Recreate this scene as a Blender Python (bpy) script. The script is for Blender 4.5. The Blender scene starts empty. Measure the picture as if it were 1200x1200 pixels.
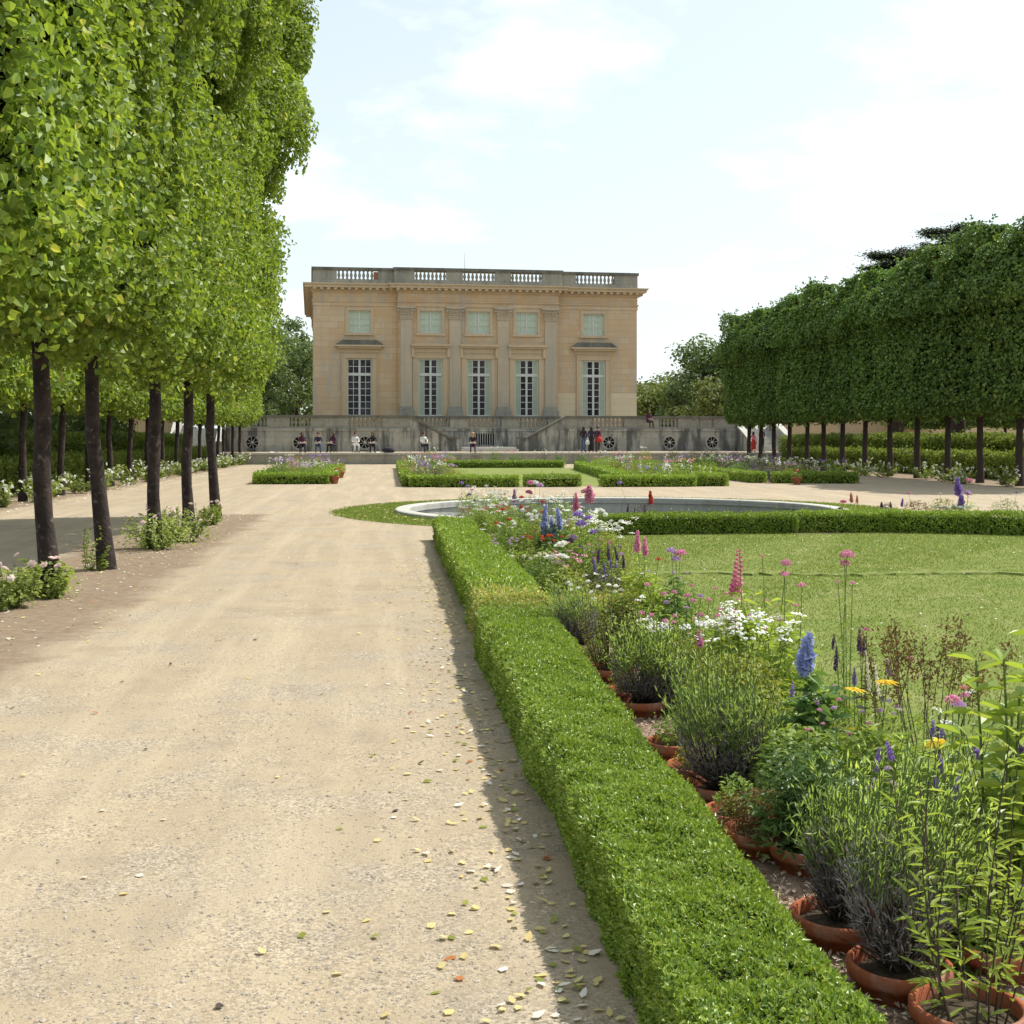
import bpy, math, random
import numpy as np
from mathutils import Vector, Matrix

rng = np.random.default_rng(11)
random.seed(5)
SC = bpy.context.scene
COL = SC.collection
PI = math.pi
TH = math.atan(0.0967)           # the camera looks 5.5 degrees to the right of the garden axis
CT, ST = math.cos(TH), math.sin(TH)
EYE = 1.65


def on_ground(x, y, z=0.0):
    """photo point -> place in the garden (X right, Y along the axis) at height z"""
    d = 1500 * (EYE - z) / (y - 513)
    lat = (x - 600) / 1500 * d
    return lat * CT + d * ST, d * CT - lat * ST


def at_row(x, u):
    """where the sight line through photo column x crosses the bed row X = u"""
    t = (x - 600) / 1500
    d = u / (t * CT + ST)
    return u, d * CT - t * d * ST, d


def hgt(y, d):
    return EYE - (y - 513) / 1500 * d


# ------------------------------------------------------------------ object helpers
def tag(o, label=None, cat=None, group=None, kind=None):
    if label: o['label'] = label
    if cat: o['category'] = cat
    if group: o['group'] = group
    if kind: o['kind'] = kind
    return o


def empty(name, loc=(0, 0, 0), rz=0.0, parent=None):
    o = bpy.data.objects.new(name, None)
    COL.objects.link(o)
    o.location = loc
    o.rotation_euler = (0, 0, rz)
    o.empty_display_size = 0.1
    if parent: o.parent = parent
    return o


def link(name, me, parent=None, loc=None):
    o = bpy.data.objects.new(name, me)
    COL.objects.link(o)
    if parent: o.parent = parent
    if loc is not None: o.location = loc
    return o


def copy_tree(o, parent=None):
    c = o.copy()
    COL.objects.link(c)
    c.parent = parent
    for ch in list(o.children):
        copy_tree(ch, c)
    return c


class MB:
    """collects polygons, builds ONE mesh object"""
    def __init__(s):
        s.V = []; s.P = []; s.n = 0

    def add(s, V, F, mat=0, smooth=False):
        V = np.asarray(V, dtype=np.float32).reshape(-1, 3)
        F = np.asarray(F, dtype=np.int32)
        if F.size == 0: return
        s.V.append(V)
        s.P.append((F + s.n, mat, smooth))
        s.n += len(V)

    def box(s, x0, x1, y0, y1, z0, z1, mat=0):
        V = [(x0, y0, z0), (x1, y0, z0), (x1, y1, z0), (x0, y1, z0), (x0, y0, z1), (x1, y0, z1), (x1, y1, z1), (x0, y1, z1)]
        F = [(0, 3, 2, 1), (4, 5, 6, 7), (0, 1, 5, 4), (1, 2, 6, 5), (2, 3, 7, 6), (3, 0, 4, 7)]
        s.add(V, F, mat)

    def prism_xz(s, poly, y0, y1, mat=0):
        n = len(poly)
        V = [(x, y0, z) for x, z in poly] + [(x, y1, z) for x, z in poly]
        s.add(V, [list(range(n))], mat)
        s.add(V, [list(range(2 * n - 1, n - 1, -1))], mat)
        s.add(V, [(i, i + n, (i + 1) % n + n, (i + 1) % n) for i in range(n)], mat)

    def prism_yz(s, poly, x0, x1, mat=0):
        n = len(poly)
        V = [(x0, y, z) for y, z in poly] + [(x1, y, z) for y, z in poly]
        s.add(V, [list(range(n - 1, -1, -1))], mat)
        s.add(V, [list(range(n, 2 * n))], mat)
        s.add(V, [(i, (i + 1) % n, (i + 1) % n + n, i + n) for i in range(n)], mat)

    def lathe(s, prof, c=(0, 0, 0), seg=12, mat=0, smooth=True, close=True):
        a = np.linspace(0, 2 * PI, seg, endpoint=False)
        V = [(c[0] + r * math.cos(t), c[1] + r * math.sin(t), c[2] + z) for r, z in prof for t in a]
        F = [(i * seg + j, i * seg + (j + 1) % seg, (i + 1) * seg + (j + 1) % seg, (i + 1) * seg + j)
             for i in range(len(prof) - 1) for j in range(seg)]
        s.add(V, F, mat, smooth)
        if close:
            m = len(prof) - 1
            s.add(V[m * seg:], [list(range(seg))], mat)

    def tube(s, pts, rad, seg=8, mat=0, smooth=True, cap=True, jitter=0.0):
        pts = np.asarray(pts, float)
        R = np.broadcast_to(np.asarray(rad, float), (len(pts),))
        a = np.linspace(0, 2 * PI, seg, endpoint=False)
        V = []
        for i, p in enumerate(pts):
            t = pts[min(i + 1, len(pts) - 1)] - pts[max(i - 1, 0)]
            t = t / (np.linalg.norm(t) + 1e-9)
            ref = np.array([1., 0, 0]) if abs(t[0]) < 0.8 else np.array([0, 1., 0])
            b = np.cross(t, ref); b /= np.linalg.norm(b)
            c = np.cross(t, b)
            for q in a:
                k = R[i] * (1 + jitter * (random.random() - .5))
                V.append(p + k * (b * math.cos(q) + c * math.sin(q)))
        F = [(i * seg + j, i * seg + (j + 1) % seg, (i + 1) * seg + (j + 1) % seg, (i + 1) * seg + j)
             for i in range(len(pts) - 1) for j in range(seg)]
        s.add(V, F, mat, smooth)
        if cap:
            m = len(pts) - 1
            s.add(V[m * seg:], [list(range(seg))], mat)
            s.add(V[:seg], [list(range(seg - 1, -1, -1))], mat)

    def mesh(s, name, mats):
        me = bpy.data.meshes.new(name)
        if s.n == 0:
            return me
        V = np.concatenate(s.V)
        me.vertices.add(len(V))
        me.vertices.foreach_set('co', V.ravel())
        li, ls, mi, sm = [], [], [], []
        off = 0
        for F, m, h in s.P:
            n, k = F.shape
            li.append(F.ravel())
            ls.append(off + np.arange(n, dtype=np.int32) * k)
            off += n * k
            mi.append(np.full(n, m, np.int32) if np.isscalar(m) else np.asarray(m, np.int32))
            sm.append(np.full(n, h, bool))
        li = np.concatenate(li); ls = np.concatenate(ls)
        me.loops.add(len(li))
        me.loops.foreach_set('vertex_index', li.astype(np.int32))
        me.polygons.add(len(ls))
        me.polygons.foreach_set('loop_start', ls.astype(np.int32))
        me.polygons.foreach_set('material_index', np.concatenate(mi))
        me.polygons.foreach_set('use_smooth', np.concatenate(sm))
        for m in (mats if isinstance(mats, (list, tuple)) else [mats]):
            me.materials.append(m)
        me.update(calc_edges=True)
        return me

    def build(s, name, mats, parent=None, loc=None):
        return link(name, s.mesh(name, mats), parent, loc)


def unit(a):
    return a / (np.linalg.norm(a, axis=-1, keepdims=True) + 1e-9)


def rdir(n):
    return unit(rng.normal(size=(n, 3)))


def leaves(mb, P, N, T, L, W, mat=0, six=True, fold=0.22, droop=0.12):
    """leaf-shaped faces: P base, N face normal, T towards the tip"""
    n = len(P)
    if n == 0: return
    P = np.asarray(P, float)
    N = unit(np.asarray(N, float))
    T = np.asarray(T, float)
    T = unit(T - N * (T * N).sum(1, keepdims=True))
    B = np.cross(N, T)
    L = np.broadcast_to(np.asarray(L, float), (n,))[:, None]
    W = np.broadcast_to(np.asarray(W, float), (n,))[:, None]
    tip = P + T * L - N * L * droop
    if six:
        up = N * W * fold
        V = np.stack([P, P + T * L * .28 - B * W * .5 + up, P + T * L * .68 - B * W * .36 + up * .7 - N * L * droop * .4, tip,
                      P + T * L * .68 + B * W * .36 + up * .7 - N * L * droop * .4, P + T * L * .28 + B * W * .5 + up], 1)
        o = np.arange(n)[:, None] * 6
        F = np.concatenate([o + np.array([[0, 3, 2, 1]]), o + np.array([[0, 5, 4, 3]])], 0)
        m = mat if np.isscalar(mat) else np.concatenate([mat, mat])
    else:
        up = N * W * fold
        V = np.stack([P, P + T * L * .45 - B * W * .5 + up, tip, P + T * L * .45 + B * W * .5 + up], 1)
        o = np.arange(n)[:, None] * 4
        F = o + np.array([[0, 3, 2, 1]])
        m = mat
    mb.add(V.reshape(-1, 3), F, m)


def wob(P, f, seed):
    """cheap smooth noise in about [-1, 1]"""
    r = np.random.default_rng(seed)
    out = np.zeros(len(P))
    for k in range(5):
        d = unit(r.normal(size=(1, 3)))[0] * f * r.uniform(.6, 1.7)
        out += np.sin(P @ d + r.uniform(0, 6.28))
    return out / 2.6


# ------------------------------------------------------------------ materials
def new_mat(name):
    m = bpy.data.materials.new(name)
    m.use_nodes = True
    nt = m.node_tree
    for n in list(nt.nodes): nt.nodes.remove(n)
    out = nt.nodes.new('ShaderNodeOutputMaterial')
    return m, nt, out


def N_(nt, t, **kw):
    n = nt.nodes.new(t)
    for k, v in kw.items():
        if k in n.inputs: n.inputs[k].default_value = v
        else: setattr(n, k, v)
    return n


def rgba(c):
    return (c[0], c[1], c[2], 1.0)


def mixc(nt, fac, a, b, mode='MIX'):
    n = nt.nodes.new('ShaderNodeMix')
    n.data_type = 'RGBA'; n.blend_type = mode
    for sock, val in ((n.inputs[0], fac), (n.inputs[6], a), (n.inputs[7], b)):
        if hasattr(val, 'is_linked') or isinstance(val, bpy.types.NodeSocket): nt.links.new(val, sock)
        elif isinstance(val, (int, float)): sock.default_value = val
        else: sock.default_value = rgba(val)
    return n.outputs[2]


def ramp(nt, fac, p0, p1, c0=(0, 0, 0), c1=(1, 1, 1)):
    r = nt.nodes.new('ShaderNodeValToRGB')
    r.color_ramp.elements[0].position = p0; r.color_ramp.elements[0].color = rgba(c0)
    r.color_ramp.elements[1].position = p1; r.color_ramp.elements[1].color = rgba(c1)
    nt.links.new(fac, r.inputs[0])
    return r.outputs[0]


def noise(nt, vec, scale, detail=4, rough=.55):
    n = N_(nt, 'ShaderNodeTexNoise', Scale=scale, Detail=detail, Roughness=rough)
    if vec is not None: nt.links.new(vec, n.inputs['Vector'])
    return n.outputs['Fac']


def ocoord(nt):
    return nt.nodes.new('ShaderNodeTexCoord').outputs['Object']


def leaf_mat(name, c1, c2, trans=.35, rough=.45, spec=.35, c3=None, c3amt=.06, tint=(1.15, 1.1, .55)):
    m, nt, out = new_mat(name)
    g = nt.nodes.new('ShaderNodeNewGeometry')
    col = mixc(nt, g.outputs['Random Per Island'], c1, c2)
    big = noise(nt, g.outputs['Position'], .9, 3)
    col = mixc(nt, ramp(nt, big, .35, .7), col, mixc(nt, .35, col, c2), 'MIX')
    if c3:
        wn = nt.nodes.new('ShaderNodeTexWhiteNoise'); wn.noise_dimensions = '1D'
        nt.links.new(g.outputs['Random Per Island'], wn.inputs['W'])
        th = N_(nt, 'ShaderNodeMath', operation='LESS_THAN'); th.inputs[1].default_value = c3amt
        nt.links.new(wn.outputs['Value'], th.inputs[0])
        col = mixc(nt, th.outputs[0], col, c3)
    oi = nt.nodes.new('ShaderNodeObjectInfo')
    hs = N_(nt, 'ShaderNodeHueSaturation')
    mr = N_(nt, 'ShaderNodeMapRange'); mr.inputs[3].default_value = .86; mr.inputs[4].default_value = 1.14
    nt.links.new(oi.outputs['Random'], mr.inputs[0])
    nt.links.new(mr.outputs[0], hs.inputs['Value']); nt.links.new(col, hs.inputs['Color'])
    col = hs.outputs['Color']
    p = N_(nt, 'ShaderNodeBsdfPrincipled', Roughness=rough)
    p.inputs['Specular IOR Level'].default_value = spec
    nt.links.new(col, p.inputs['Base Color'])
    t = nt.nodes.new('ShaderNodeBsdfTranslucent')
    nt.links.new(mixc(nt, 1.0, col, tint, 'MULTIPLY'), t.inputs['Color'])
    mx = N_(nt, 'ShaderNodeMixShader'); mx.inputs[0].default_value = trans
    nt.links.new(p.outputs[0], mx.inputs[1]); nt.links.new(t.outputs[0], mx.inputs[2])
    nt.links.new(mx.outputs[0], out.inputs[0])
    return m


def surf(name, c1, c2=None, scale=3.0, rough=.8, spec=.3, bump=.0, bscale=40, detail=6, c3=None, c3scale=.6, c3lo=.52, c3hi=.7, metal=0.0):
    m, nt, out = new_mat(name)
    oc = ocoord(nt)
    p = N_(nt, 'ShaderNodeBsdfPrincipled', Roughness=rough, Metallic=metal)
    p.inputs['Specular IOR Level'].default_value = spec
    c2 = c2 or tuple(x * .75 for x in c1)
    col = mixc(nt, ramp(nt, noise(nt, oc, scale, detail), .3, .7), c1, c2)
    if c3: col = mixc(nt, ramp(nt, noise(nt, oc, c3scale, 5, .6), c3lo, c3hi), col, c3)
    nt.links.new(col, p.inputs['Base Color'])
    if bump:
        b = N_(nt, 'ShaderNodeBump', Strength=bump, Distance=.02)
        nt.links.new(noise(nt, oc, bscale, 5, .65), b.inputs['Height'])
        nt.links.new(b.outputs[0], p.inputs['Normal'])
    nt.links.new(p.outputs[0], out.inputs[0])
    return m


M = {}
M['lime'] = leaf_mat('lime leaves', (.082, .155, .024), (.30, .40, .066), .43, .5, .35, (.45, .48, .12), .02)
M['lime_shaded'] = leaf_mat('shaded lime leaves', (.05, .11, .028), (.20, .295, .062), .24, .5, .3, (.30, .33, .08), .03, (1.0, 1.1, .55))  # darker copy of the lime leaves, the right wall's shade in its colour
M['wood_leaf'] = leaf_mat('hazed woodland leaves', (.075, .13, .048), (.16, .215, .085), .32, .55, .25)  # greyed and lightened: distance haze is mixed into the leaf colour
M['olive_leaf'] = leaf_mat('olive leaves', (.11, .15, .04), (.20, .235, .075), .3, .55, .25)
M['cedar'] = leaf_mat('cedar needles', (.035, .055, .035), (.08, .11, .06), .15, .6, .2)
M['box'] = leaf_mat('box leaves', (.10, .195, .018), (.36, .48, .07), .27, .40, .5, (.44, .50, .12), .07)
M['box_old'] = leaf_mat('dry box leaves', (.48, .44, .14), (.62, .55, .24), .25, .5, .3)
M['hornbeam'] = leaf_mat('hedge leaves', (.085, .14, .026), (.28, .34, .075), .32, .5, .3)
M['rose_leaf'] = leaf_mat('rose leaves', (.18, .25, .055), (.38, .45, .14), .42, .45, .35)
M['herb'] = leaf_mat('fresh herb leaves', (.15, .24, .05), (.36, .46, .115), .42, .5, .3)
M['herb_dk'] = leaf_mat('dark herb leaves', (.07, .15, .042), (.18, .28, .085), .36, .45, .35)
M['herb_yl'] = leaf_mat('yellow herb leaves', (.20, .24, .04), (.34, .36, .085), .38, .5, .3)
M['sprout'] = leaf_mat('lavender shoots', (.27, .39, .08), (.48, .60, .18), .44, .5, .3)
M['lavgrey'] = leaf_mat('grey lavender twigs', (.12, .105, .11), (.27, .245, .24), .18, .75, .2)
M['bright'] = leaf_mat('broad light leaves', (.23, .34, .055), (.40, .49, .11), .46, .42, .4)
M['brownseed'] = leaf_mat('brown seed heads', (.13, .085, .03), (.22, .15, .06), .2, .7, .2)
M['grass'] = leaf_mat('grass blades', (.125, .195, .036), (.25, .30, .08), .4, .6, .2, (.36, .33, .15), .015)
M['straw'] = leaf_mat('fallen leaves', (.62, .48, .20), (.60, .55, .25), .25, .6, .25, (.42, .16, .05), .1)
M['petal_litter'] = leaf_mat('fallen petals', (.6, .55, .45), (.75, .72, .66), .2, .6, .3)
FL = dict(white=((.78, .78, .70), (.88, .88, .84)), pink=((.66, .20, .36), (.80, .42, .54)), deep=((.56, .09, .24), (.74, .28, .42)),
          blush=((.80, .60, .58), (.90, .78, .74)), blue=((.32, .38, .70), (.56, .60, .86)), purple=((.26, .15, .48), (.42, .28, .64)), dark=((.09, .05, .13), (.20, .12, .24)),
          red=((.55, .05, .03), (.66, .14, .08)), yellow=((.80, .52, .02), (.85, .62, .05)), lilac=((.50, .30, .55), (.65, .45, .68)),
          cream=((.72, .66, .48), (.82, .78, .62)), salmon=((.66, .30, .22), (.75, .42, .32)))
for k, (a, b) in FL.items():
    M['f_' + k] = leaf_mat(k + ' petals', a, b, .3, .6, .2, tint=(1, 1, 1))
M['stem'] = surf('green stems', (.10, .15, .035), (.07, .11, .03), 8, .6)
M['twig'] = surf('woody twigs', (.07, .05, .035), (.04, .03, .025), 8, .85)
M['bark'] = surf('dark bark', (.060, .044, .038), (.020, .015, .014), 7, .9, .2, 1.0, 26, c3=(.15, .13, .105), c3scale=11, c3lo=.58, c3hi=.72)
M['bark_warm'] = surf('brown bark', (.075, .052, .045), (.04, .03, .027), 9, .9, .2, .5, 22)
M['hedge_core'] = surf('dark hedge core', (.018, .028, .008), (.03, .03, .014), 20, .95, .1)  # near-black green for the solid core under the leaves
M['crown_core'] = surf('shade-dark filling', (.015, .022, .008), (.022, .022, .012), 6, .95, .1)  # near-black: shade inside the foliage is put into the colour
M['terracotta'] = surf('terracotta', (.36, .11, .05), (.25, .075, .04), 7, .9, .12, .35, 50, c3=(.34, .23, .17), c3scale=9, c3lo=.48, c3hi=.72)
M['soil'] = surf('potting soil', (.05, .038, .028), (.09, .07, .045), 30, .95, .1, .6, 60)
M['white_frame'] = surf('grey white paint', (.62, .63, .58), (.52, .54, .5), 5, .55)
M['shutter'] = surf('pale green shutters', (.44, .50, .40), (.36, .42, .33), 6, .6)
M['blind'] = surf('closed pale blinds', (.52, .60, .47), (.44, .52, .41), 4, .5)
M['iron'] = surf('dark iron', (.03, .03, .032), (.02, .02, .02), 9, .6)
M['painted_dark'] = surf('painted dark interior', (.012, .012, .013), (.008, .008, .008), 2, .9)  # near-black, standing in for the unlit inside of openings
M['cloth_black'] = surf('black cloth', (.022, .02, .026), (.035, .03, .04), 20, .9)
M['cloth_navy'] = surf('navy cloth', (.03, .03, .06), (.05, .045, .08), 20, .9)
M['cloth_plum'] = surf('plum cloth', (.10, .03, .06), (.07, .02, .05), 20, .9)
M['cloth_denim'] = surf('denim', (.09, .13, .24), (.06, .09, .18), 20, .9)
M['cloth_white'] = surf('white cloth', (.72, .72, .70), (.62, .62, .6), 20, .9)
M['cloth_red'] = surf('red cloth', (.50, .05, .04), (.40, .03, .03), 20, .9)
M['cloth_pink'] = surf('pink cloth', (.62, .20, .25), (.5, .15, .2), 20, .9)
M['skin'] = surf('skin', (.50, .30, .21), (.44, .25, .17), 6, .6)
M['hair_dark'] = surf('dark hair', (.03, .02, .015), (.05, .03, .02), 30, .6)
M['hair_fair'] = surf('fair hair', (.45, .30, .14), (.34, .22, .1), 30, .6)
M['paper'] = surf('paper', (.8, .8, .78), (.74, .74, .72), 3, .8)


def stone(name, base, alt, stain, course=.46, block=1.15, mortar=.65, stain_amt=(.5, .75), stain_scale=.35, streak=True, grime=None):
    """ashlar: courses with faint joints, block to block tint, drip stains"""
    m, nt, out = new_mat(name)
    oc = ocoord(nt)
    sep = nt.nodes.new('ShaderNodeSeparateXYZ'); nt.links.new(oc, sep.inputs[0])
    add = N_(nt, 'ShaderNodeMath', operation='ADD'); nt.links.new(sep.outputs[0], add.inputs[0]); nt.links.new(sep.outputs[1], add.inputs[1])
    cmb = nt.nodes.new('ShaderNodeCombineXYZ'); nt.links.new(add.outputs[0], cmb.inputs[0]); nt.links.new(sep.outputs[2], cmb.inputs[1])
    br = nt.nodes.new('ShaderNodeTexBrick')
    br.inputs['Scale'].default_value = 1.0
    br.inputs['Brick Width'].default_value = block; br.inputs['Row Height'].default_value = course
    br.inputs['Mortar Size'].default_value = .012; br.inputs['Mortar Smooth'].default_value = .4
    br.inputs['Color1'].default_value = rgba(base); br.inputs['Color2'].default_value = rgba(alt)
    br.inputs['Mortar'].default_value = rgba(tuple(c * mortar for c in base))
    nt.links.new(cmb.outputs[0], br.inputs['Vector'])
    col = br.outputs['Color']
    col = mixc(nt, ramp(nt, noise(nt, oc, .7, 6, .65), .42, .62), col, mixc(nt, .7, col, alt))
    mp = N_(nt, 'ShaderNodeMapping'); mp.inputs['Scale'].default_value = (2.2, 2.2, .35) if streak else (1, 1, 1)
    nt.links.new(oc, mp.inputs[0])
    col = mixc(nt, ramp(nt, noise(nt, mp.outputs[0], stain_scale * 2, 6, .65), *stain_amt), col, stain)
    if grime:
        col = mixc(nt, ramp(nt, noise(nt, oc, 5, 6, .7), .55, .72), col, grime)
    p = N_(nt, 'ShaderNodeBsdfPrincipled', Roughness=.88)
    p.inputs['Specular IOR Level'].default_value = .2
    nt.links.new(col, p.inputs['Base Color'])
    b = N_(nt, 'ShaderNodeBump', Strength=.35, Distance=.02)
    nt.links.new(noise(nt, oc, 18, 6, .65), b.inputs['Height'])
    nt.links.new(b.outputs[0], p.inputs['Normal'])
    nt.links.new(p.outputs[0], out.inputs[0])
    return m


M['stone'] = stone('warm limestone', (.58, .455, .31), (.54, .37, .215), (.42, .37, .30), stain_amt=(.48, .68), mortar=.5)
M['stone_pil'] = stone('weathered pilaster stone', (.52, .425, .31), (.47, .38, .27), (.36, .335, .285), 1.4, 3, stain_amt=(.42, .7))
M['stone_trim'] = stone('moulded limestone', (.55, .43, .29), (.51, .39, .25), (.37, .335, .275), 5, 3, stain_amt=(.5, .8))
M['stone_grey'] = stone('grey parapet stone', (.37, .345, .285), (.30, .285, .24), (.18, .175, .155), .6, 1.6, stain_amt=(.48, .75), grime=(.13, .13, .115))
M['stone_ter'] = stone('terrace stone', (.46, .435, .375), (.32, .31, .275), (.115, .117, .108), .55, 1.9, stain_amt=(.46, .58), grime=(.17, .165, .145))
M['stone_dark'] = stone('mossy coping stone', (.20, .185, .15), (.16, .155, .13), (.085, .085, .075), .6, 1.8, stain_amt=(.45, .7), grime=(.10, .11, .085))
M['stone_pale'] = stone('pale rim stone', (.50, .48, .43), (.43, .42, .38), (.24, .235, .21), .6, 1.4, stain_amt=(.5, .8), grime=(.3, .3, .27))


def glass_mat():
    m, nt, out = new_mat('window panes')
    oc = ocoord(nt)
    p = N_(nt, 'ShaderNodeBsdfPrincipled', Roughness=.12)
    p.inputs['Specular IOR Level'].default_value = .16
    nt.links.new(mixc(nt, ramp(nt, noise(nt, oc, 2.5, 2), .4, .7), (.024, .020, .026), (.085, .075, .085)), p.inputs['Base Color'])
    nt.links.new(p.outputs[0], out.inputs[0])
    return m


M['glass'] = glass_mat()


def water_mat():
    m, nt, out = new_mat('pool water')
    p = N_(nt, 'ShaderNodeBsdfPrincipled', Roughness=.08)
    p.inputs['Base Color'].default_value = (.03, .04, .03, 1)
    b = N_(nt, 'ShaderNodeBump', Strength=.15, Distance=.02)
    nt.links.new(noise(nt, ocoord(nt), 6, 3), b.inputs['Height'])
    nt.links.new(b.outputs[0], p.inputs['Normal'])
    nt.links.new(p.outputs[0], out.inputs[0])
    return m


M['water'] = water_mat()


def ground_mat():
    """sandy gravel, darker bare earth along the tree rows"""
    m, nt, out = new_mat('sandy gravel')
    oc = ocoord(nt)
    sep = nt.nodes.new('ShaderNodeSeparateXYZ'); nt.links.new(oc, sep.inputs[0])
    big = noise(nt, oc, .35, 5, .6)
    mid = noise(nt, oc, 2.2, 6, .65)
    col = mixc(nt, ramp(nt, big, .35, .68), (.375, .295, .192), (.345, .278, .190))
    col = mixc(nt, ramp(nt, mid, .42, .75), col, (.295, .238, .168))
    # worn grey gravel patches
    col = mixc(nt, ramp(nt, noise(nt, oc, .8, 7, .75), .47, .75), col, (.33, .292, .235))
    mp = N_(nt, 'ShaderNodeMapping'); mp.inputs['Scale'].default_value = (2.6, .16, 1); nt.links.new(oc, mp.inputs[0])
    col = mixc(nt, ramp(nt, noise(nt, mp.outputs[0], 1.0, 6, .65), .45, .72), col, (.43, .35, .24))
    col = mixc(nt, ramp(nt, noise(nt, oc, .55, 8, .78), .55, .72), col, (.27, .215, .15))
    # pebbles
    v = N_(nt, 'ShaderNodeTexVoronoi', Scale=95.0); nt.links.new(oc, v.inputs['Vector'])
    sv = nt.nodes.new('ShaderNodeSeparateColor'); nt.links.new(v.outputs['Color'], sv.inputs[0])
    mr = N_(nt, 'ShaderNodeMapRange'); mr.inputs[3].default_value = .60; mr.inputs[4].default_value = 1.34
    nt.links.new(sv.outputs[0], mr.inputs[0])
    cg = nt.nodes.new('ShaderNodeCombineColor')
    for k in range(3): nt.links.new(mr.outputs[0], cg.inputs[k])
    peb = mixc(nt, 1.0, col, cg.outputs[0], 'MULTIPLY')
    msk = ramp(nt, noise(nt, oc, 1.6, 5, .7), .36, .62)
    col = mixc(nt, msk, col, peb)
    fine = noise(nt, oc, 160, 3, .7)
    col = mixc(nt, ramp(nt, fine, .56, .72), col, (.16, .13, .10))
    col = mixc(nt, ramp(nt, noise(nt, oc, 130, 2, .6), .66, .74), col, (.62, .58, .5))
    # soil strips under the trees
    wob_ = N_(nt, 'ShaderNodeMath', operation='MULTIPLY_ADD'); wob_.inputs[1].default_value = 1.5; wob_.inputs[2].default_value = -.75
    nt.links.new(noise(nt, oc, 1.1, 8, .72), wob_.inputs[0])
    total = None
    for cx, hw, ymax in ((-3.55, .95, 28.0), (-10.0, 1.3, 200), (21.9, 1.5, 200)):
        a = N_(nt, 'ShaderNodeMath', operation='SUBTRACT'); a.inputs[1].default_value = cx; nt.links.new(sep.outputs[0], a.inputs[0])
        b = N_(nt, 'ShaderNodeMath', operation='ABSOLUTE'); nt.links.new(a.outputs[0], b.inputs[0])
        c = N_(nt, 'ShaderNodeMath', operation='ADD'); nt.links.new(b.outputs[0], c.inputs[0]); nt.links.new(wob_.outputs[0], c.inputs[1])
        r = N_(nt, 'ShaderNodeMapRange'); r.inputs[1].default_value = hw - .15; r.inputs[2].default_value = hw + .2
        r.inputs[3].default_value = 1; r.inputs[4].default_value = 0
        nt.links.new(c.outputs[0], r.inputs[0])
        y = N_(nt, 'ShaderNodeMath', operation='LESS_THAN'); y.inputs[1].default_value = ymax; nt.links.new(sep.outputs[1], y.inputs[0])
        z = N_(nt, 'ShaderNodeMath', operation='MULTIPLY'); nt.links.new(r.outputs[0], z.inputs[0]); nt.links.new(y.outputs[0], z.inputs[1])
        if total is None: total = z.outputs[0]
        else:
            t = N_(nt, 'ShaderNodeMath', operation='MAXIMUM'); nt.links.new(total, t.inputs[0]); nt.links.new(z.outputs[0], t.inputs[1]); total = t.outputs[0]
    soil = mixc(nt, ramp(nt, noise(nt, oc, 9, 6, .7), .35, .7), (.165, .118, .078), (.275, .208, .142))
    tt = N_(nt, 'ShaderNodeMath', operation='MULTIPLY'); tt.inputs[1].default_value = .92; nt.links.new(total, tt.inputs[0])
    col = mixc(nt, tt.outputs[0], col, soil)
    p = N_(nt, 'ShaderNodeBsdfPrincipled', Roughness=.92)
    p.inputs['Specular IOR Level'].default_value = .15
    nt.links.new(col, p.inputs['Base Color'])
    b = N_(nt, 'ShaderNodeBump', Strength=.55, Distance=.012)
    nt.links.new(noise(nt, oc, 70, 5, .75), b.inputs['Height'])
    nt.links.new(b.outputs[0], p.inputs['Normal'])
    nt.links.new(p.outputs[0], out.inputs[0])
    return m


M['gravel'] = ground_mat()
M['pebble'] = leaf_mat('pebbles', (.20, .17, .13), (.47, .41, .33), 0, .85, .2)
M['lawn'] = surf('mown turf', (.135, .185, .04), (.195, .22, .065), 1.2, .95, .1, .8, 60, c3=(.26, .255, .10), c3scale=1.6, c3lo=.5, c3hi=.75)
M['mulch'] = surf('bark mulch', (.22, .15, .11), (.33, .245, .185), 18, .95, .1, .9, 40)
M['chip'] = leaf_mat('bark chips', (.22, .13, .095), (.62, .50, .40), 0, .9, .15)
# ================================================================== SETTING
PCX, PCY, PR = 5.2, 28.5, 5.0      # the round pool


def struct(name, mb, mats):
    return tag(mb.build(name, mats), kind='structure')


def ring_sheet(name, r0, radii, z, mats, seg=96):
    mb = MB()
    rr = [r0] + radii
    a = np.linspace(0, 2 * PI, seg, endpoint=False)
    V = [(PCX + r * math.cos(t), PCY + r * math.sin(t), z) for r in rr for t in a]
    F = [(i * seg + j, (i + 1) * seg + j, (i + 1) * seg + (j + 1) % seg, i * seg + (j + 1) % seg) for i in range(len(rr) - 1) for j in range(seg)]
    mb.add(V, F)
    return struct(name, mb, mats)


ring_sheet('ground', PR, [7, 10, 15, 22, 35, 60, 120, 400, 1500], 0.0, M['gravel'])


def sheet(name, poly, z, mat):
    mb = MB(); mb.add([(x, y, z) for x, y in poly], [list(range(len(poly)))])
    return struct(name, mb, mat)


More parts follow.
